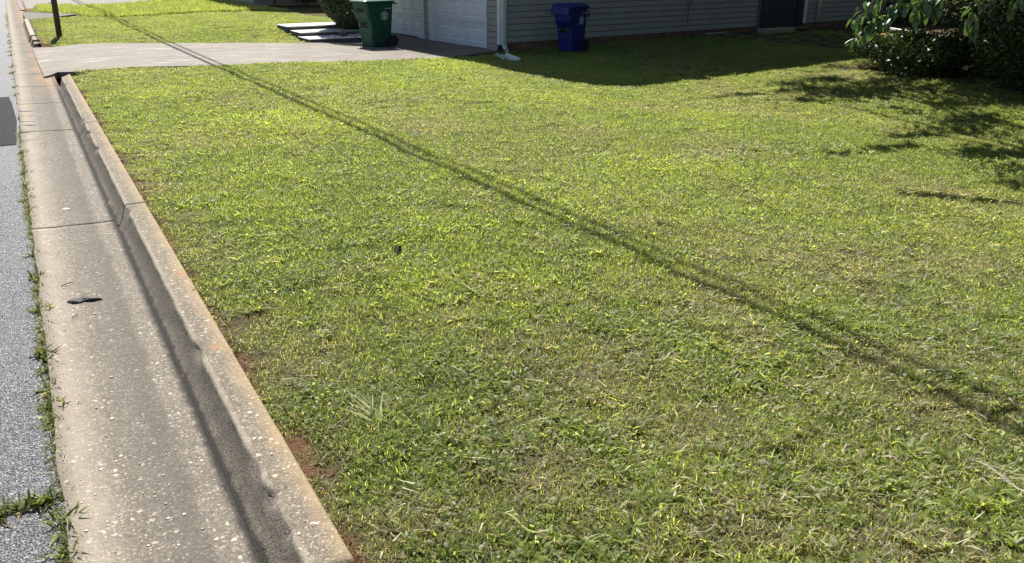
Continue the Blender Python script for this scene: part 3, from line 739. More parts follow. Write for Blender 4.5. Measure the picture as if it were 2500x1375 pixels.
# clipped shrub by the garage
cs = empty('clipped_shrub', (7.12, 20.55, .0), label='dense dark clipped shrub beside the white steps', cat='shrub')
n = 30000; th = rng.random(n)*2*math.pi; h = rng.random(n)**.85*1.9
prof = np.interp(h, [0, .12, .35, .8, 1.2, 1.7, 1.9], [.25, .42, .66, .90, 1.0, .92, .5])
rr = prof*(.35+.67*rng.random(n)**.4)*(1+.10*(vnoise(th*2, h*3, 1.3, 4)-.5)*2)
P = np.stack([rr*np.cos(th)*.92, rr*np.sin(th)*1.1, h+.08], 1); N = np.stack([np.cos(th), np.sin(th), .35+0*th], 1)
V, F, bd = leaf_cloud(P, N, .058, .55, .65)
link(bpy.data.objects.new('foliage', quads_mesh('foliage', V, F, M['shrubleaf'], {'bid': bd})), cs)
b = MB()
for k in range(7):
    a = k*.9; b.tube([(.05*math.cos(a), .05*math.sin(a), -.15), (.2*math.cos(a), .2*math.sin(a), .4), (.45*math.cos(a), .45*math.sin(a), 1.1)], [.025, .018, .008], 6)
b.build('stem', M['bark'], cs, smooth=True)

def tree(name, loc, trunk_h, rad, cz, n, size, label, seed, cat='tree', mat='treeleaf', zmin=None, group=None, lobes=10):
    t = empty(name, loc, label=label, cat=cat, group=group)
    b = MB(); b.tube([(0, 0, -.3), (.05, .03, trunk_h*.5), (.0, .1, cz)], [.05+.035*trunk_h, .04+.025*trunk_h, .02+.01*trunk_h], 9)
    b.build('trunk', M['bark'], t, smooth=True)
    b = MB(); r = random.Random(seed)
    for k in range(7):
        a = k*.9+r.random(); z0 = cz*(.45+.07*k); b.tube([(.02, .05, z0), (rad[0]*.35*math.cos(a), rad[1]*.35*math.sin(a), z0+rad[2]*.25), (rad[0]*.75*math.cos(a), rad[1]*.75*math.sin(a), z0+rad[2]*.4)], [.02+.012*trunk_h, .015+.006*trunk_h, .01], 6)
    b.build('limb', M['bark'], t, smooth=True)
    crown('crown', t, (0, 0, cz), rad, n, size, M[mat], lobes, .3, seed, zmin)
    return t
tree('shade_tree', (15.7, 9.7, -.2), 3, (3.6, 3.2, 2.6), 5.3, 34000, .11, 'tall shade tree rising out of the dark shrubs on the right', 1, zmin=1.9)
tree('shade_tree', (17.8, 10.4, -.2), 3, (4.4, 4.8, 3.0), 5.2, 30000, .16, 'broad leafy tree at the far right behind the shrubs', 2, zmin=2.0)
for i, (tx, ty) in enumerate(((7, -7.5), (15.5, -3), (25, -1), (31, 5))):  # unseen trees added to block sky light and darken the side wall
    tree('sky_blocker_tree', (tx, ty, -.1), 4, (5.2, 4.2, 5.6), 7.2, 9000, .42, ('added tall leafy tree behind the viewer that blocks sky light, %s of the row' % ('leftmost', 'second', 'third', 'rightmost')[i]), 70+i, group='added sky blocking trees behind the viewer')
tree('shade_tree', (12.9, 6.2, -.2), 3, (2.0, 2.0, 1.8), 4.4, 15000, .11, 'leafy tree just outside the right edge shading the lawn', 3, zmin=2.2)
SH = [(14.6, 11.2, .24, (1.0, .9, .38), 'low dark bush below the white rail'), (13.9, 9.9, .30, (.9, .9, .42), 'low dark bush right of the lit grass nook'),
      (14.5, 8.9, 1.0, (1.1, 1.0, 1.2), 'tall dark bush in the middle of the right hand thicket'), (13.2, 7.6, .95, (1.0, .9, 1.1), 'dark bush nearest the lawn at the right edge'),
      (15.8, 8.6, 1.5, (1.4, 1.4, 1.8), 'big dark bush at the back of the right hand thicket'), (14.6, 6.6, 1.2, (1.3, 1.2, 1.5), 'dark bush at the far right edge by the lawn'),
      (24.5, 18.5, 1.6, (2.5, 2.5, 2.2), 'wide dark bush beyond the end of the house'), (24.5, 14.0, 1.6, (2.4, 2.4, 2.2), 'wide dark bush beyond the white rail'), (22.0, 10.6, 1.6, (2.2, 2.2, 2.2), 'wide dark bush behind the right hand thicket'), (18.6, 9.0, 1.9, (2.0, 2.0, 2.4), 'dense dark bush standing behind the middle of the thicket'), (22.6, 13.6, 1.8, (2.3, 2.0, 2.4), 'wide dark bush just behind the white rail'), (17.6, 5.6, 1.9, (2.0, 2.0, 2.4), 'dense dark bush at the back beyond the right edge')]
for i, (x, y, cz, rad, lab) in enumerate(SH):
    tree('dark_shrub', (x, y, float(zf(x, y))-.02), .5, rad, cz, 9000 if i < 6 else 8000, .07 if i < 6 else .16, lab, 20+i, 'shrub', 'shrubleaf', zmin=-.05, group='shrubs at the right of the yard')
# shrubs and neighbour house far left-back
nb = empty('neighbour_house', (7.75, 33.2, 0), R_(3), label='neighbouring house past the far lawn with dark shrubs at its foot', cat='house')
MB().box(0, 12, 0, 8, -.3, 5.8).build('wall', M['siding'], nb)
MB().add([(-.35, -.35, 5.8), (12.4, -.35, 5.8), (12.4, 8.4, 5.8), (-.35, 8.4, 5.8), (3, 4, 7.2), (9, 4, 7.2)], [(0, 1, 5, 4), (1, 2, 5), (2, 3, 4, 5), (3, 0, 4), (3, 2, 1, 0)]).build('roof', M['shingle'], nb)
for i in range(6):
    tree('foundation_shrub', (8.3+i*1.15, 32.5, .1), .4, (.75, .55, .6), .5, 4000, .07, '%s dark rounded shrub at the foot of the neighbouring house, counting from the street' % ORD[i], 50+i, 'shrub', 'shrubleaf', zmin=0, group='shrubs along the neighbouring house')

# ---------------------------------------------------------------- overhanging branch with separate leaves
ov = empty('overhanging_tree', (9.6, 4.6, -.15), label='broadleaf tree whose drooping branches hang into the top right corner', cat='tree')
ox, oy, oz = 9.6, 4.6, -.15
MB().tube([(0, 0, -.3), (.05, .05, 1.6), (-.2, .3, 3.2), (-.3, .4, 4.6)], [.15, .12, .09, .05], 10).build('trunk', M['bark'], ov, smooth=True)
crown('crown', ov, (-.1, .5, 4.2), (2.2, 1.9, 1.5), 9000, .13, M['bigleaf'], 9, .3, 77, 2.3)
def leaf_shape():
    n = 7; V = []; Fc = []
    for i in range(n):
        t = i/(n-1); w = .5*math.sin(math.pi*min(1, t**.85))*.42*(1 if t < 1 else 0)+.001; z = -.28*t*t; x = t
        V += [(x, -w, z+.08*w*2), (x, 0, z-.03), (x, w, z+.08*w*2)]
        if i:
            for k in (0, 1): Fc.append(((i-1)*3+k, (i-1)*3+k+1, i*3+k+1, i*3+k))
    me = MB().add(V, Fc).mesh('leaf', M['bigleaf'], True)
    a = me.attributes.new('bid', 'FLOAT', 'POINT'); a.data.foreach_set('value', [.5]*len(V)); return me
leafmes = []
for k in range(4):
    m_ = leaf_shape(); m_.attributes['bid'].data.foreach_set('value', [k/3]*len(m_.vertices))
    leafmes.append(m_)
def branch(pts, nleaf, sz=.102, spread=.12, r0=.012, seed=0, start=.25):
    r = random.Random(seed); P = [Vector((x-ox, y-oy, z-oz)) for x, y, z in pts]
    br = MB().tube(P, [r0*(1-.75*i/(len(P)-1)) for i in range(len(P))], 6).build('branch', M['bark'], ov, smooth=True)
    for i in range(nleaf):
        t = start+(1-start)*(i+.5)/nleaf; s = t*(len(P)-1); j = min(int(s), len(P)-2); p_ = P[j].lerp(P[j+1], s-j)
        d = (P[j+1]-P[j]).normalized(); side = Vector((r.gauss(0, 1), r.gauss(0, 1), r.gauss(-.4, .6)))
        dirv = (d*.5+side.normalized()*.9+Vector((0, 0, -.18))).normalized()
        q = dirv.to_track_quat('X', 'Z'); o = link(bpy.data.objects.new('leaf', r.choice(leafmes)), br)
        o.location = p_+dirv*.012+Vector((r.gauss(0, 1), r.gauss(0, 1), r.gauss(0, .6)))*spread*.25
        o.rotation_mode = 'QUATERNION'; o.rotation_quaternion = q @ Matrix.Rotation(r.gauss(0, .38), 4, 'X').to_quaternion()
        k_ = sz*r.uniform(.7, 1.15); o.scale = (k_, k_*r.uniform(.8, 1.1), k_)
from mathutils import Matrix
Fv = Vector((.4546, .8168, -.3551)); Rv = Vector((.8738, -.4863, 0)); Uv = Vector((.1727, .3103, .9348))
BR = [ # world polylines of the drooping twigs
 ([(8.9, 5.0, 3.0), (7.6, 5.2, 2.1), (6.9, 5.3, 1.62), (6.55, 5.32, 1.38), (6.40, 5.35, 1.20)], 34),
 ([(6.9, 5.3, 1.62), (6.66, 5.30, 1.38), (6.52, 5.25, 1.20), (6.38, 5.30, 1.07)], 24),
 ([(6.95, 5.3, 1.66), (6.8, 5.25, 1.48), (6.72, 5.2, 1.32), (6.56, 5.24, 1.15)], 26),
 ([(7.3, 5.2, 1.85), (7.0, 5.2, 1.55), (6.92, 5.12, 1.38), (6.84, 5.1, 1.24)], 26),
 ([(7.4, 5.2, 1.85), (7.15, 5.1, 1.55), (7.02, 5.06, 1.38), (6.98, 5.04, 1.28)], 22),
 ([(8.9, 4.9, 3.0), (7.9, 4.9, 2.0), (7.45, 4.95, 1.50), (7.34, 4.92, 1.28), (7.33, 4.87, 1.08)], 15),
 ([(8.9, 4.7, 2.9), (8.1, 4.65, 1.9), (7.75, 4.72, 1.50), (7.62, 4.75, 1.29)], 28),
 ([(8.9, 4.7, 2.9), (8.0, 4.8, 1.9), (7.60, 4.86, 1.50), (7.42, 4.90, 1.32)], 24),
 ([(8.9, 4.6, 2.9), (8.2, 4.5, 1.9), (7.9, 4.55, 1.52), (7.78, 4.58, 1.36)], 20),
]
for i, (pts, nl) in enumerate(BR): branch(pts, int(nl*1.5), seed=i, start=.5)
# upper boughs that throw the dappled shade over the right of the lawn: (shaded spot, height, radii)
SHD = [(12.8, 8.4, 3.5, 1.9, .95, .5), (10.9, 9.0, 3.3, 1.5, .42, .3), (14.6, 9.6, 3.8, 2.0, 1.2, .6), (11.4, 10.35, 3.3, 1.3, .20, .2), (9.9, 6.45, 2.9, 1.0, .42, .3), (9.1, 5.35, 2.8, 1.1, .20, .2),
       (7.75, 5.85, 2.6, .75, .09, .1), (8.1, 4.1, 2.6, .65, .55, .3), (10.9, 7.4, 3.1, .9, .35, .25), (8.9, 3.3, 2.8, 1.1, .7, .3), (8.9, 6.35, 2.8, .5, .13, .12), (10.6, 5.0, 3.0, 1.0, .8, .4), (13.0, 6.9, 3.3, 1.5, .9, .4), (9.6, 9.75, 3.2, .9, .10, .12), (9.0, 5.15, 2.8, 1.1, .10, .12), (7.7, 3.75, 2.7, .6, .3, .2), (12.0, 9.6, 3.4, 1.9, .30, .25), (15.4, 13.0, 6.3, 3.2, 1.5, .9)]  # last, highest bough is added to block sky light from the side wall
for i, (gx_, gy_, h_, rx, ry, rz_) in enumerate(SHD):
    cx_, cy_, cz_ = gx_-LX*h_-ox, gy_-LY*h_-oy, h_-.1-oz-.1
    br = MB().tube([(-.2, .3, 3.0), (cx_*.5, cy_*.5, max(cz_, 3)+.5), (cx_+rx*.5, cy_, cz_+.25), (cx_-rx*.9, cy_, cz_)], [.05, .035, .02, .006], 6).build('bough', M['bark'], ov, smooth=True)
    area = math.pi*rx*ry; nl = int(area*2.6/.0034)+60
    ncl = max(6, int(area*9)); cc = rng.normal(0, .5, (ncl, 3)); Q = cc[rng.integers(0, ncl, nl)]*np.array([rx, ry, rz_])+rng.normal(0, 1, (nl, 3))*np.array([.17, .13, .09])*(1 if ry > .15 else .5)
    sp2 = rng.random(nl) < .25; Q[sp2] = rng.normal(0, .55, (sp2.sum(), 3))*np.array([rx, ry, rz_])
    Q += np.array([cx_, cy_, cz_]); V, F, bd = leaf_cloud(Q, np.tile([0, 0, 1.], (nl, 1)), .105, .5, .6)
    link(bpy.data.objects.new('foliage', quads_mesh('foliage', V, F, M['bigleaf'], {'bid': bd})), br)

# white rail and terracotta edging glimpsed past the bushes
wr = empty('white_rail', (19.9, 15.7, -.16), R_(-113), label='sunlit white rail lying low behind the bushes on the right', cat='rail')
MB().box(0, 2.6, -.05, .05, .10, .15).build('beam', M['trim'], wr, bevel=.005)
for k in range(2): MB().box(.2+k*1.8, .3+k*1.8, -.04, .04, -.1, .10).build('foot', M['trim'], wr)
tb = MB().box(0, .7, -.10, .10, 0, .09).build('terracotta_edging', M['terracotta'], None, bevel=.01, label='short terracotta garden edging in front of the white rail', cat='edging')
tb.location = (18.7, 15.2, -.2); tb.rotation_euler = (0, 0, R_(-20))

# ---------------------------------------------------------------- grass blades
def blade(V, F, B, T, x, y, yaw, L, w, lean, curl, seg=3, z0=-.004, taper=1.0):
    b0 = len(V); bid = random.random(); px, py, pz = x, y, z0; a = lean; dx, dy = math.cos(yaw), math.sin(yaw); sx, sy = -dy, dx
    tw = random.gauss(0, .5)
    for i in range(seg+1):
        t = i/seg; ww = w*(1-t**1.6*taper)*(.7+.6*min(t*3, 1))*.5
        if i == seg:
            V.append((px, py, pz)); B.append(bid); T.append(1)
        else:
            cz = ww*math.sin(tw); V += [(px+sx*ww, py+sy*ww, pz+cz), (px-sx*ww, py-sy*ww, pz-cz)]; B += [bid, bid]; T += [t, t]
        st = L/seg; px += dx*math.sin(a)*st; py += dy*math.sin(a)*st; pz += math.cos(a)*st; a += curl/seg
        if pz < .002: pz = .002+random.random()*.004
    for i in range(seg-1): F.append((b0+2*i, b0+2*i+1, b0+2*i+3, b0+2*i+2))
    F.append((b0+2*seg-2, b0+2*seg-1, b0+2*seg, b0+2*seg))
def tri_mesh(name, V, F, B, T, mat):
    F2 = [f if f[2] != f[3] else f[:3] for f in F]
    me = bpy.data.meshes.new(name); me.from_pydata(V, [], F2); me.update(); me.materials.append(mat)
    for n_, a in (('bid', B), ('tip', T)): at = me.attributes.new(n_, 'FLOAT', 'POINT'); at.data.foreach_set('value', a)
    return me
tufts = bpy.data.collections.new('grass_tufts')
def tuft(idx, n, R, Lr, wr_, leanr, curlr, seg=3):
    V, F, B, T = [], [], [], []
    for i in range(n):
        r = R*math.sqrt(random.random()); a = random.random()*6.283
        blade(V, F, B, T, r*math.cos(a), r*math.sin(a), random.random()*6.283, random.uniform(*Lr), random.uniform(*wr_), random.uniform(*leanr), random.uniform(*curlr), seg)
    o = bpy.data.objects.new('tuft_%02d' % idx, tri_mesh('tuft', V, F, B, T, M['grass'])); tufts.objects.link(o)
for i in range(5): tuft(i, 115, .11, (.018, .044), (.0028, .0048), (.0, 1.1), (.2, 1.4))                 # mown fine turf
for i in range(5, 8):                                                                                   # broad crabgrass rosettes
    V, F, B, T = [], [], [], []
    for c_ in range(6):
        cx, cy = random.uniform(-.09, .09), random.uniform(-.09, .09)
        for k in range(8): blade(V, F, B, T, cx+random.gauss(0, .004), cy+random.gauss(0, .004), k*.785+random.gauss(0, .3), random.uniform(.035, .075), random.uniform(.0065, .0105), random.uniform(.5, 1.25), random.uniform(.4, 1.2), 4)
    for k in range(45): blade(V, F, B, T, random.uniform(-.1, .1), random.uniform(-.1, .1), random.random()*6.28, random.uniform(.015, .035), .0035, random.uniform(.2, 1.3), .8)
    tufts.objects.link(bpy.data.objects.new('tuft_%02d' % i, tri_mesh('tuft', V, F, B, T, M['grass'])))
for i in range(8, 10):                                                                                  # small oval leaved ground weeds
    V, F, B, T = [], [], [], []
    for c_ in range(75): blade(V, F, B, T, random.uniform(-.09, .09), random.uniform(-.09, .09), random.random()*6.28, random.uniform(.012, .024), random.uniform(.008, .012), random.uniform(.7, 1.5), .3, 3, random.uniform(.0, .022), .9)
    tufts.objects.link(bpy.data.objects.new('tuft_%02d' % i, tri_mesh('tuft', V, F, B, T, M['grass'])))
for i in range(10, 12): tuft(i, 70, .12, (.03, .07), (.0016, .003), (1.25, 1.6), (-.1, .2))                # flat lying thatch and clippings
tuft(12, 70, .10, (.08, .17), (.005, .009), (.05, .6), (.2, .9), 4)                                         # tall unmown grass
tuft(13, 26, .13, (.012, .03), (.003, .005), (.2, 1.4), (.3, 1.3))                                      # sparse

DRY = [(.75, 6.78, .22), (.7, 7.22, .2), (.66, 2.6, .16), (3.49, 4.48, .13), (3.62, 4.62, .10), (4.16, 5.06, .13), (.74, 5.13, .22), (.7, 3.79, .2), (2.78, 2.79, .16), (1.98, 2.81, .35), (3.16, 2.36, .2), (3.02, 1.93, .2),
       (5.3, 7.94, .5), (3.8, 8.67, .5), (1.5, 8.6, .6), (6.14, 6.67, .6), (1.75, 1.57, .18), (2.16, 1.3, .2), (.79, 2.06, .12), (.8, 3.36, .25), (2.04, 2.21, .25), (1.29, 2.18, .25), (4.1, 3.46, .5), (4.9, 3.04, .4),
       (9.5, 10.3, .8), (7.3, 9.2, .5), (8.5, 8.4, .7), (3.05, 3.3, .4), (6.6, 4.5, .5), (13.2, 10.0, .4), (12.4, 10.4, .5), (9.9, 9.7, .6)]
LUSH = [(1.5, 1.5, .5), (2.4, 1.6, .5), (2.0, 2.2, .45), (2.6, 2.5, .4), (1.3, 1.9, .35), (3.2, 2.9, .5), (2.3, 4.96, .35), (1.65, 4.11, .3), (1.53, 11.92, .7), (3.4, 5.78, .5), (2.07, 3.72, .35), (1.22, 5.01, .25), (2.77, 3.21, .2), (1.82, 2.58, .22), (1.82, 1.84, .25), (2.53, 1.74, .25), (1.46, 7.11, .35),
        (5.14, 4.83, .4), (5.36, 3.84, .4), (3.09, 3.8, .3), (.85, 2.31, .14), (1.26, 2.58, .2), (4.5, 12.5, 1.2), (2.8, 9.6, .6), (6.5, 14, .8), (2.68, 1.51, .16)]
BARE = [(.66, 2.67, .07), (.64, 2.5, .05), (3.49, 4.48, .05), (.72, 7.0, .10), (.72, 5.13, .08), (.64, 3.5, .05), (.65, 2.1, .04), (.62, 13.9, .15)]
def spots(x, y, L):
    r = np.zeros_like(x)
    for a, c, q in L: r = np.maximum(r, np.exp(-(((x-a)**2+(y-c)**2)/(q*q))))
    return r
def scatter(x0, x1, y0, y1, dens):
    n = int((x1-x0)*(y1-y0)*dens); return rng.uniform(x0, x1, n), rng.uniform(y0, y1, n)
xs, ys = [], []
for a in ((.57, 5, .3, 8, 330), (5, 9.5, 1.5, 8, 260), (.57, 9.5, 8, 15.9, 230), (9.5, 15.5, 2, 17.3, 150), (.42, 8.5, 19.2, 29, 170), (.57, 12, 29, 36, 60), (15.5, 20, 6, 17.5, 25), (.57, 5, -3, .3, 60), (8.2, 9.6, 15.5, 17.2, 110)):
    x, y = scatter(*a); xs.append(x); ys.append(y)
x = np.concatenate(xs); y = np.concatenate(ys)
ok = ~inpoly(x, y, DRIVE) & ~inpoly(x, y, WALK2) & ~inpoly(x, y, DRIVE2)
hu = (x-HC[0])*math.cos(HA)+(y-HC[1])*math.sin(HA); hv = -(x-HC[0])*math.sin(HA)+(y-HC[1])*math.cos(HA)
ok &= ~((hu > -.05) & (hv > -.04))
for x0, x1, y0, y1, zt in STEPS: ok &= ~((x > x0+.20) & (x < x1+.6) & (y > y0-.15) & (y < y1+.03))
ok &= ~((x > 6.2) & (x < 9) & (y > 19) & (y < 21.6))
ok &= ~((((x-.5)/.33)**2+((y-14.7)/.55)**2) < 1)
edge = .588+.075*np.clip(fbm(y, 0, 2.2, 31, 4)*2-.75, 0, 1); edge = np.where(y > 20, edge-.17, edge-.012); ok &= x > edge
dry = np.clip(fbm(x, y, .55, 40, 4)*1.5-.52, 0, 1)*.8+.25*np.clip(fbm(x, y, 2.3, 44, 3)*2-1, 0, 1)+.7*spots(x, y, DRY)+.30*np.exp(-np.abs(x-.6)/.10)
dry = dry*.62+.55*np.clip(fbm(x, y, 5.5, 47, 3)*2.2-1.05, 0, 1); dry = np.clip(dry*.88-.01, 0.05, .75)
lush = np.clip((fbm(x, y, .8, 60, 4)-.47)*3.2, 0, 1)*.75+.6*spots(x, y, LUSH); lush = np.clip(lush*(1-dry*.5)*(.35+.65*sstep((x-.6)/1.3)), 0, 1)
tall = (y > 28.6+.4*np.sin(x)) & (x > .75)
lush = np.where(tall, .5*fbm(x, y, 1.5, 66, 3), lush); dry = np.where(tall, .15, dry)
bare = spots(x, y, BARE); bn = fbm(x, y, 2.8, 70, 4)
ok &= rng.random(len(x)) > np.clip(bare*1.3+np.clip((bn-.64)*5, 0, .5), 0, .97)
ok &= ~((x > 13.2) & (y > 6.8) & (y < 11.5) & (rng.random(len(x)) < .8))
x, y, dry, lush, tall = (q[ok] for q in (x, y, dry, lush, tall)); n = len(x)
ex, ey = scatter(.60, 6, .5, 10, 38); ek = ~inpoly(ex, ey, DRIVE) & (ex+ey*.0 > .6); ex, ey = ex[ek], ey[ek]; ne = len(ex)     # loose thatch everywhere, over bare earth too
x = np.concatenate([x, ex]); y = np.concatenate([y, ey]); dry = np.concatenate([dry, rng.uniform(.5, 1, ne)]); lush = np.concatenate([lush, 0*ex]); tall = np.concatenate([tall, ex < 0]); nb_ = n; n = len(x)
r = rng.random(n); broad = fbm(x, y, 1.1, 90, 3)
idx = rng.integers(0, 5, n)
idx = np.where(r < .10+.75*np.clip(broad-.42, 0, 1)+.15*(y < 3.2), rng.integers(5, 8, n), idx)
idx = np.where((r > .88), rng.integers(8, 10, n), idx)
r2 = rng.random(n); idx = np.where(r2 < dry*.30, rng.integers(10, 12, n), idx); idx = np.where((r2 > .95), 13, idx); idx = np.where(tall, 12, idx)
idx[nb_:] = rng.choice([10, 11, 13], n-nb_)
scl = rng.uniform(.75, 1.25, n)*(1-.35*dry)*(1+.15*lush); scl = np.where(idx >= 10, rng.uniform(.8, 1.1, n), scl)
scl *= np.where(x < .72, .75, 1)
z = zf(x, y)
me = bpy.data.meshes.new('lawn_points'); me.vertices.add(n); me.vertices.foreach_set('co', np.stack([x, y, z], 1).astype(np.float32).ravel())
def fa(nm, typ, v, key='value'):
    a = me.attributes.new(nm, typ, 'POINT'); a.data.foreach_set(key, np.ascontiguousarray(v).ravel())
fa('rot', 'FLOAT_VECTOR', np.stack([rng.normal(0, .10, n), rng.normal(0, .10, n), rng.random(n)*6.283], 1).astype(np.float32), 'vector')
fa('scl', 'FLOAT', scl.astype(np.float32)); fa('idx', 'INT', idx.astype(np.int32)); fa('dry', 'FLOAT', dry.astype(np.float32)); fa('lush', 'FLOAT', lush.astype(np.float32))
lawn = link(bpy.data.objects.new('lawn_grass', me))
tag(lawn, 'mown patchy green lawn grass between the curb and the house', 'grass', kind='stuff')
def instancer(name, coll):
    ng = bpy.data.node_groups.new(name, 'GeometryNodeTree')
    ng.interface.new_socket('Geometry', in_out='INPUT', socket_type='NodeSocketGeometry'); ng.interface.new_socket('Geometry', in_out='OUTPUT', socket_type='NodeSocketGeometry')
    gi = ng.nodes.new('NodeGroupInput'); go_ = ng.nodes.new('NodeGroupOutput'); ip = ng.nodes.new('GeometryNodeInstanceOnPoints')
    ci = ng.nodes.new('GeometryNodeCollectionInfo'); ci.inputs['Collection'].default_value = coll; ci.inputs['Separate Children'].default_value = True; ci.inputs['Reset Children'].default_value = True
    def na(nm, dt):
        q = ng.nodes.new('GeometryNodeInputNamedAttribute'); q.data_type = dt; q.inputs['Name'].default_value = nm; return q.outputs['Attribute']
    l = ng.links.new; l(gi.outputs[0], ip.inputs['Points']); l(ci.outputs[0], ip.inputs['Instance']); ip.inputs['Pick Instance'].default_value = True
    l(na('idx', 'INT'), ip.inputs['Instance Index']); l(na('rot', 'FLOAT_VECTOR'), ip.inputs['Rotation']); l(na('scl', 'FLOAT'), ip.inputs['Scale']); l(ip.outputs[0], go_.inputs[0])
    return ng
md = lawn.modifiers.new('scatter', 'NODES'); md.node_group = instancer('scatter_grass', tufts)

# ---------------------------------------------------------------- weed clumps in the seam
def weed_mesh(n, L, seed, wide=.009):
    random.seed(seed); V, F, B, T = [], [], [], []
    for i in range(n):
        blade(V, F, B, T, random.gauss(0, .012), random.gauss(0, .02), random.random()*6.283, random.uniform(.4, 1)*L, random.uniform(.6, 1)*wide, random.uniform(.35, 1.35), random.uniform(.2, .9), 4, 0)
    for i in range(n):
        blade(V, F, B, T, random.gauss(0, .02), random.gauss(0, .03), random.random()*6.283, random.uniform(.2, .5)*L, random.uniform(.6, 1)*wide, random.uniform(.5, 1.5), random.uniform(.2, .9), 3, 0)
    return tri_mesh('weed', V, F, B, T, M['weed'])
wm = [weed_mesh(30, .068, s) for s in range(4)]+[weed_mesh(14, .05, 9), weed_mesh(38, .09, 10, .011)]
WD = [(-.14, 14.15, 0), (-.14, 13.3, 1), (-.13, 9.23, 5), (-.14, 8.75, 4), (-.13, 8.31, 0), (-.13, 7.84, 2), (-.14, 7.34, 3), (-.13, 7.01, 1), (-.14, 6.79, 4), (-.13, 6.19, 4), (-.13, 5.86, 0), (-.13, 5.4, 1), (-.13, 5.22, 2), (-.13, 4.84, 5), (-.13, 4.6, 3),
      (-.14, 4.22, 5), (-.13, 4.05, 0), (-.13, 3.84, 1), (-.13, 3.66, 5), (-.13, 3.54, 2), (-.19, 2.95, 5), (-.26, 2.94, 3), (-.33, 2.93, 0), (-.14, 2.78, 1), (-.13, 2.68, 0), (-.14, 2.58, 3), (-.13, 7.6, 0), (-.13, 5.05, 4), (-.13, 8.95, 2)]
far_w = [(-.14, 15+i*.9+random.random()*.3, random.choice((0, 1, 2, 4))) for i in range(20)]
rank = {j: k for k, j in enumerate(sorted(range(len(WD)), key=lambda q: WD[q][1]))}
names = {0: 'grass weed clump in the seam at the driveway end of the near gutter', 2: 'broad light green weed clump beside the edge of the dark asphalt patch', 13: 'wide green weed clump in the seam level with the black scrap', 18: 'dark bluish green weed clump in the seam low in the picture',
         20: 'weed tuft joining the seam and the asphalt crack at the lower left', 21: 'straggling weed lying over the asphalt at the lower left', 22: 'outermost straggling weed on the asphalt at the lower left edge', 25: 'nearest weed clump in the seam at the bottom of the picture'}
for i, (wx, wy, k) in enumerate(WD+far_w):
    o = link(bpy.data.objects.new('weed_clump', wm[k])); o.location = (wx, wy, -.004 if wx > -.16 else .002); o.rotation_euler = (0, 0, random.random()*6); s_ = random.uniform(.95, 1.4)*(1 if wy < 10 else 1.1); o.scale = (s_, s_, s_*.85)
    tag(o, names.get(i, ('%s weed clump along the gutter seam, counting from the nearest end' % ORD[rank[i]]) if i < len(WD) else 'small weed clump in the far part of the gutter seam past the driveway'), 'weed', 'weeds in the gutter seam')
random.seed(99)
# tiny growth joining the clumps
V, F, B, T = [], [], [], []
for i in range(6500):
    yy = 2.2+random.random()*8.2; d_ = vnoise(yy, 0, 1.8, 5)
    if random.random() < d_*1.1: blade(V, F, B, T, -.135+random.gauss(0, .014), yy, random.random()*6.28, random.uniform(.015, .055), random.uniform(.003, .006), random.uniform(.5, 1.5), .5, 3, -.004)
tag(link(bpy.data.objects.new('seam_growth', tri_mesh('seam', V, F, B, T, M['weed']))), 'fine weeds and litter filling the asphalt seam', 'weeds', kind='stuff')
# asphalt surface stones near the camera
ac = bpy.data.collections.new('asphalt_chips')
for k in range(4):
    bm = bmesh.new(); bmesh.ops.create_icosphere(bm, subdivisions=1, radius=1)
    for v in bm.verts: v.co *= random.uniform(.7, 1.15); v.co.z *= .55
    m_ = bpy.data.meshes.new('chip'); bm.to_mesh(m_); bm.free(); m_.materials.append(M['asphchip']); ac.objects.link(bpy.data.objects.new('chip_%d' % k, m_))
n = 26000; cx = -.15-rng.random(n)**1.3*.9; cy = 1.6+rng.random(n)**1.4*6.5
me = bpy.data.meshes.new('chip_points'); me.vertices.add(n)
me.vertices.foreach_set('co', np.stack([cx, cy, .0+.0072*np.abs(cx+.13)], 1).astype(np.float32).ravel())
fa('rot', 'FLOAT_VECTOR', np.stack([rng.normal(0, .3, n), rng.normal(0, .3, n), rng.random(n)*6.283], 1).astype(np.float32), 'vector')
fa('scl', 'FLOAT', rng.uniform(.0022, .0056, n).astype(np.float32)); fa('idx', 'INT', rng.integers(0, 4, n).astype(np.int32))
o = link(bpy.data.objects.new('asphalt_stones', me)); tag(o, 'coarse grey stones of the worn asphalt surface', 'gravel', kind='stuff')
o.modifiers.new('scatter', 'NODES').node_group = instancer('scatter_chips', ac)
# clay crumbs along the back of the curb
b = MB()
for i in range(2600):
    yy = 1.5+random.random()**1.3*12; xx = .592+abs(random.gauss(0, .02+.10*float(spots(np.array([.66]), np.array([yy]), [(.66, 2.6, .2), (.7, 7, .3), (.66, 5.1, .2), (.66, 3.5, .12)])[0])))
    rr_ = random.uniform(.003, .009); zz = float(zf(xx, yy)); a0 = random.random()*6
    P = [(xx+rr_*math.cos(a0+k*1.57)*random.uniform(.6, 1.2), yy+rr_*math.sin(a0+k*1.57)*random.uniform(.6, 1.2), zz) for k in range(4)]
    b.add(P+[(xx, yy, zz+rr_*random.uniform(.6, 1.1))], [(0, 1, 4), (1, 2, 4), (2, 3, 4), (3, 0, 4)])
b.build('clay_crumbs', M['clay'], None, kind='stuff', label='crumbs of red clay along the back of the curb', cat='soil')
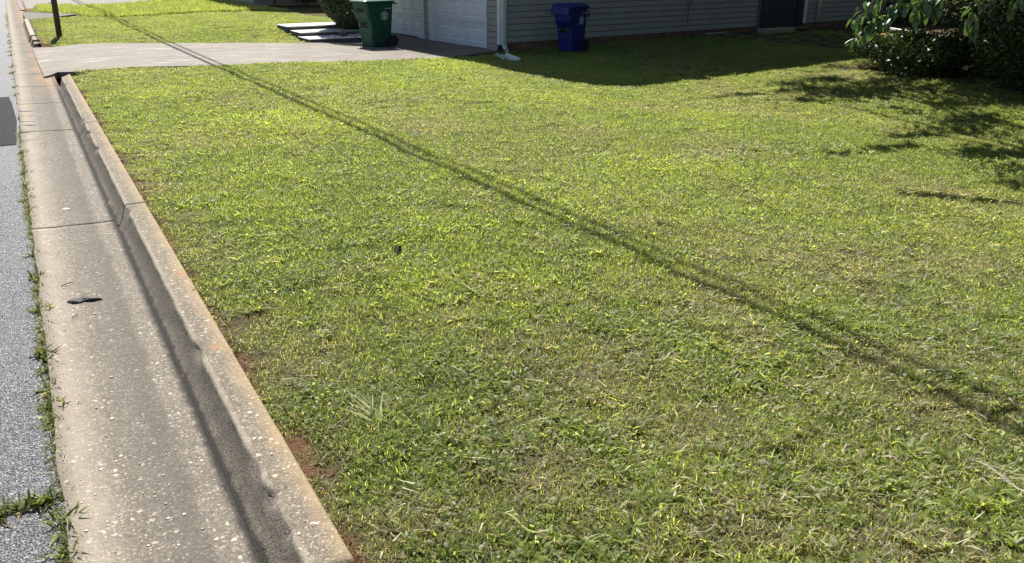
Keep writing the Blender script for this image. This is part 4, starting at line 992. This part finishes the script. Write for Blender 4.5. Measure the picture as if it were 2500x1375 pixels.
# small litter
b = MB(); pr_ = [(-.075, -.012), (-.04, -.03), (-.005, -.028), (.01, -.012), (.06, -.008), (.09, .006), (.05, .018), (.02, .026), (-.01, .034), (-.022, .020), (-.06, .012)]
k = len(pr_); V = [(x_, y_, .0) for x_, y_ in pr_]+[(x_*.85, y_*.8, .012+.006*math.sin(i*1.9)) for i, (x_, y_) in enumerate(pr_)]+[(0, 0, .02)]
b.add(V, [(i, (i+1) % k, k+(i+1) % k, k+i) for i in range(k)]+[(k+i, k+(i+1) % k, 2*k) for i in range(k)])
o = b.build('rubber_scrap', M['rubber'], None, label='crumpled black scrap lying on the concrete gutter', cat='scrap'); o.location = (.07, 4.87, .008); o.rotation_euler = (0, 0, R_(-22)); o.scale = (1.1, 1.5, 1)
o = MB().add([(-.028, -.008, 0), (.0, -.018, 0), (.03, -.004, 0), (.022, .012, 0), (-.02, .014, 0), (0, 0, .010)], [(0, 1, 5), (1, 2, 5), (2, 3, 5), (3, 4, 5), (4, 0, 5)]).build('white_chip', M['stonewhite'], None, label='small white chip lying alone on the gutter', cat='chip'); o.location = (.1, 6.9, .010); o.rotation_euler = (0, 0, -.5)
fe = empty('dark_feather', (1.74, 4.52, float(zf(1.74, 4.52))+.03), 1.0, label='curled black scrap standing in the lawn grass', cat='scrap')
MB().tube([(0, 0, -.02), (.02, 0, .02), (.035, 0, .035)], [.004, .003, .001], 5).build('quill', M['rubber'], fe)
b = MB()
for i in range(16):
    t_ = i/15; s_ = 1 if i % 2 else -1; b.add([(.035*t_, 0, .035*t_), (.035*t_+.006, s_*.022, .035*t_-.004), (.035*t_+.012, s_*.018, .035*t_+.006)], [(0, 1, 2)])
b.build('vane', M['rubber'], fe)
def straw(name, pts, w, mat, **k):
    b = MB(); V = []; Fc = []; n_ = len(pts)
    for i, p_ in enumerate(pts):
        p_ = Vector(p_); d = (Vector(pts[min(i+1, n_-1)])-Vector(pts[max(i-1, 0)])).normalized(); s_ = d.cross(Vector((0, 0, 1))).normalized()*w*.5*(1-.75*abs(2*i/(n_-1)-1)**3)
        V += [p_+s_, p_+Vector((0, 0, w*.25)), p_-s_]
        if i: Fc += [(3*i-3, 3*i-2, 3*i+1, 3*i), (3*i-2, 3*i-1, 3*i+2, 3*i+1)]
    return b.add(V, Fc).build(name, mat, None, **k)
def ground_straw(x0, y0, ang, L, w, mat, bow=.1, lift=.02, **k):
    pts = []
    for i in range(9):
        t_ = i/8; xx = x0+L*t_*math.cos(ang+bow*t_); yy = y0+L*t_*math.sin(ang+bow*t_); pts.append((xx, yy, float(zf(xx, yy))+lift+.012*math.sin(t_*7)+.01))
    return straw('grass_straw', pts, w, mat, **k)
for i in range(11):     # heap of pale cut stalks at the right, low in the frame
    ground_straw(2.72+random.gauss(0, .05), 1.50+random.gauss(0, .035), -.55+random.gauss(0, .35), random.uniform(.10, .28), random.uniform(.003, .007), M['straw'], random.gauss(0, .5), .028, label='pale dry cut grass stalk in the small heap at the lower right', cat='straw', group='cut stalks at the lower right')
b_ = [(1.07, 1.98, -1.45, .17, .007, 'long pale cut blade lying upright in the picture at the bottom centre'), (1.90, 2.52, -1.0, .10, .006, 'pale curved blade lying on the grass left of the leafy patch'), (2.20, 1.62, -2.2, .08, .007, 'pale folded blade at the lower right of centre'),
      (1.12, 3.05, 1.9, .09, .007, 'single pale blade on the lawn above the cut tuft'), (1.48, 1.62, -.2, .16, .003, 'thin tan stalk lying level near the bottom edge'), (2.5, 2.0, -.3, .12, .005, 'thin pale stalk lying on the darker grass at the right'), (3.3, 2.3, -.6, .2, .004, 'tan stalk lying in the brown grass under the wire shadow')]
for x0, y0, a0, L_, w_, lab in b_: ground_straw(x0, y0, a0, L_, w_, M['palegrass'] if w_ > .005 else M['straw'], .25, .03, label=lab, cat='straw')
for i in range(260):   # fine clippings as one object further on
    pass
b = MB()
for i in range(600):
    xx = .66+random.random()**1.2*6; yy = 1.2+random.random()**1.3*9; a0 = random.random()*6.28; L_ = random.uniform(.02, .08); w_ = random.uniform(.0012, .0028); zz = float(zf(xx, yy))+random.uniform(.02, .04)
    c_, s_ = math.cos(a0), math.sin(a0); dz = random.gauss(0, .006)
    b.add([(xx-s_*w_, yy+c_*w_, zz), (xx+s_*w_, yy-c_*w_, zz), (xx+c_*L_+s_*w_*.4, yy+s_*L_-c_*w_*.4, zz+dz), (xx+c_*L_-s_*w_*.4, yy+s_*L_+c_*w_*.4, zz+dz)], [(0, 1, 2, 3)])
b.build('grass_clippings', M['straw'], None, kind='stuff', label='fine dry clippings strewn over the lawn', cat='clippings')
# cut tuft with long blades near the curb
V, F, B, T = [], [], [], []
for i in range(16): blade(V, F, B, T, random.gauss(0, .015), random.gauss(0, .015), 1.9+random.gauss(0, .7), random.uniform(.08, .19), .006, random.uniform(.6, 1.25), random.uniform(.1, .5), 5, 0)
o = link(bpy.data.objects.new('grass_tuft', tri_mesh('tuft', V, F, B, T, M['palegrass']))); o.location = (.93, 2.72, float(zf(.93, 2.72))); tag(o, 'spiky pale tuft of long cut blades near the curb', 'grass tuft')
# twigs on the gutter
for x0, y0, a0, L_, lab in ((-.02, 5.15, .25, .07, 'thin dark twig on the gutter left of the black scrap'), (.0, 4.62, .6, .05, 'short bent twig on the gutter below the black scrap'), (.56, 4.35, .9, .10, 'green stalk lying across the curb top')):
    pts = [(x0+L_*t_*math.cos(a0+.3*t_), y0+L_*t_*math.sin(a0+.3*t_), (.016 if x0 < .4 else .158)+.006*math.sin(t_*3)) for t_ in np.linspace(0, 1, 6)]
    MB().tube(pts, .0022, 5).build('twig', M['twig'] if x0 > .4 else M['bark'], None, label=lab, cat='twig')
print('tris', sum(len(o.data.polygons)*2 for o in S.objects if o.type == 'MESH'), 'objs', len(S.objects))
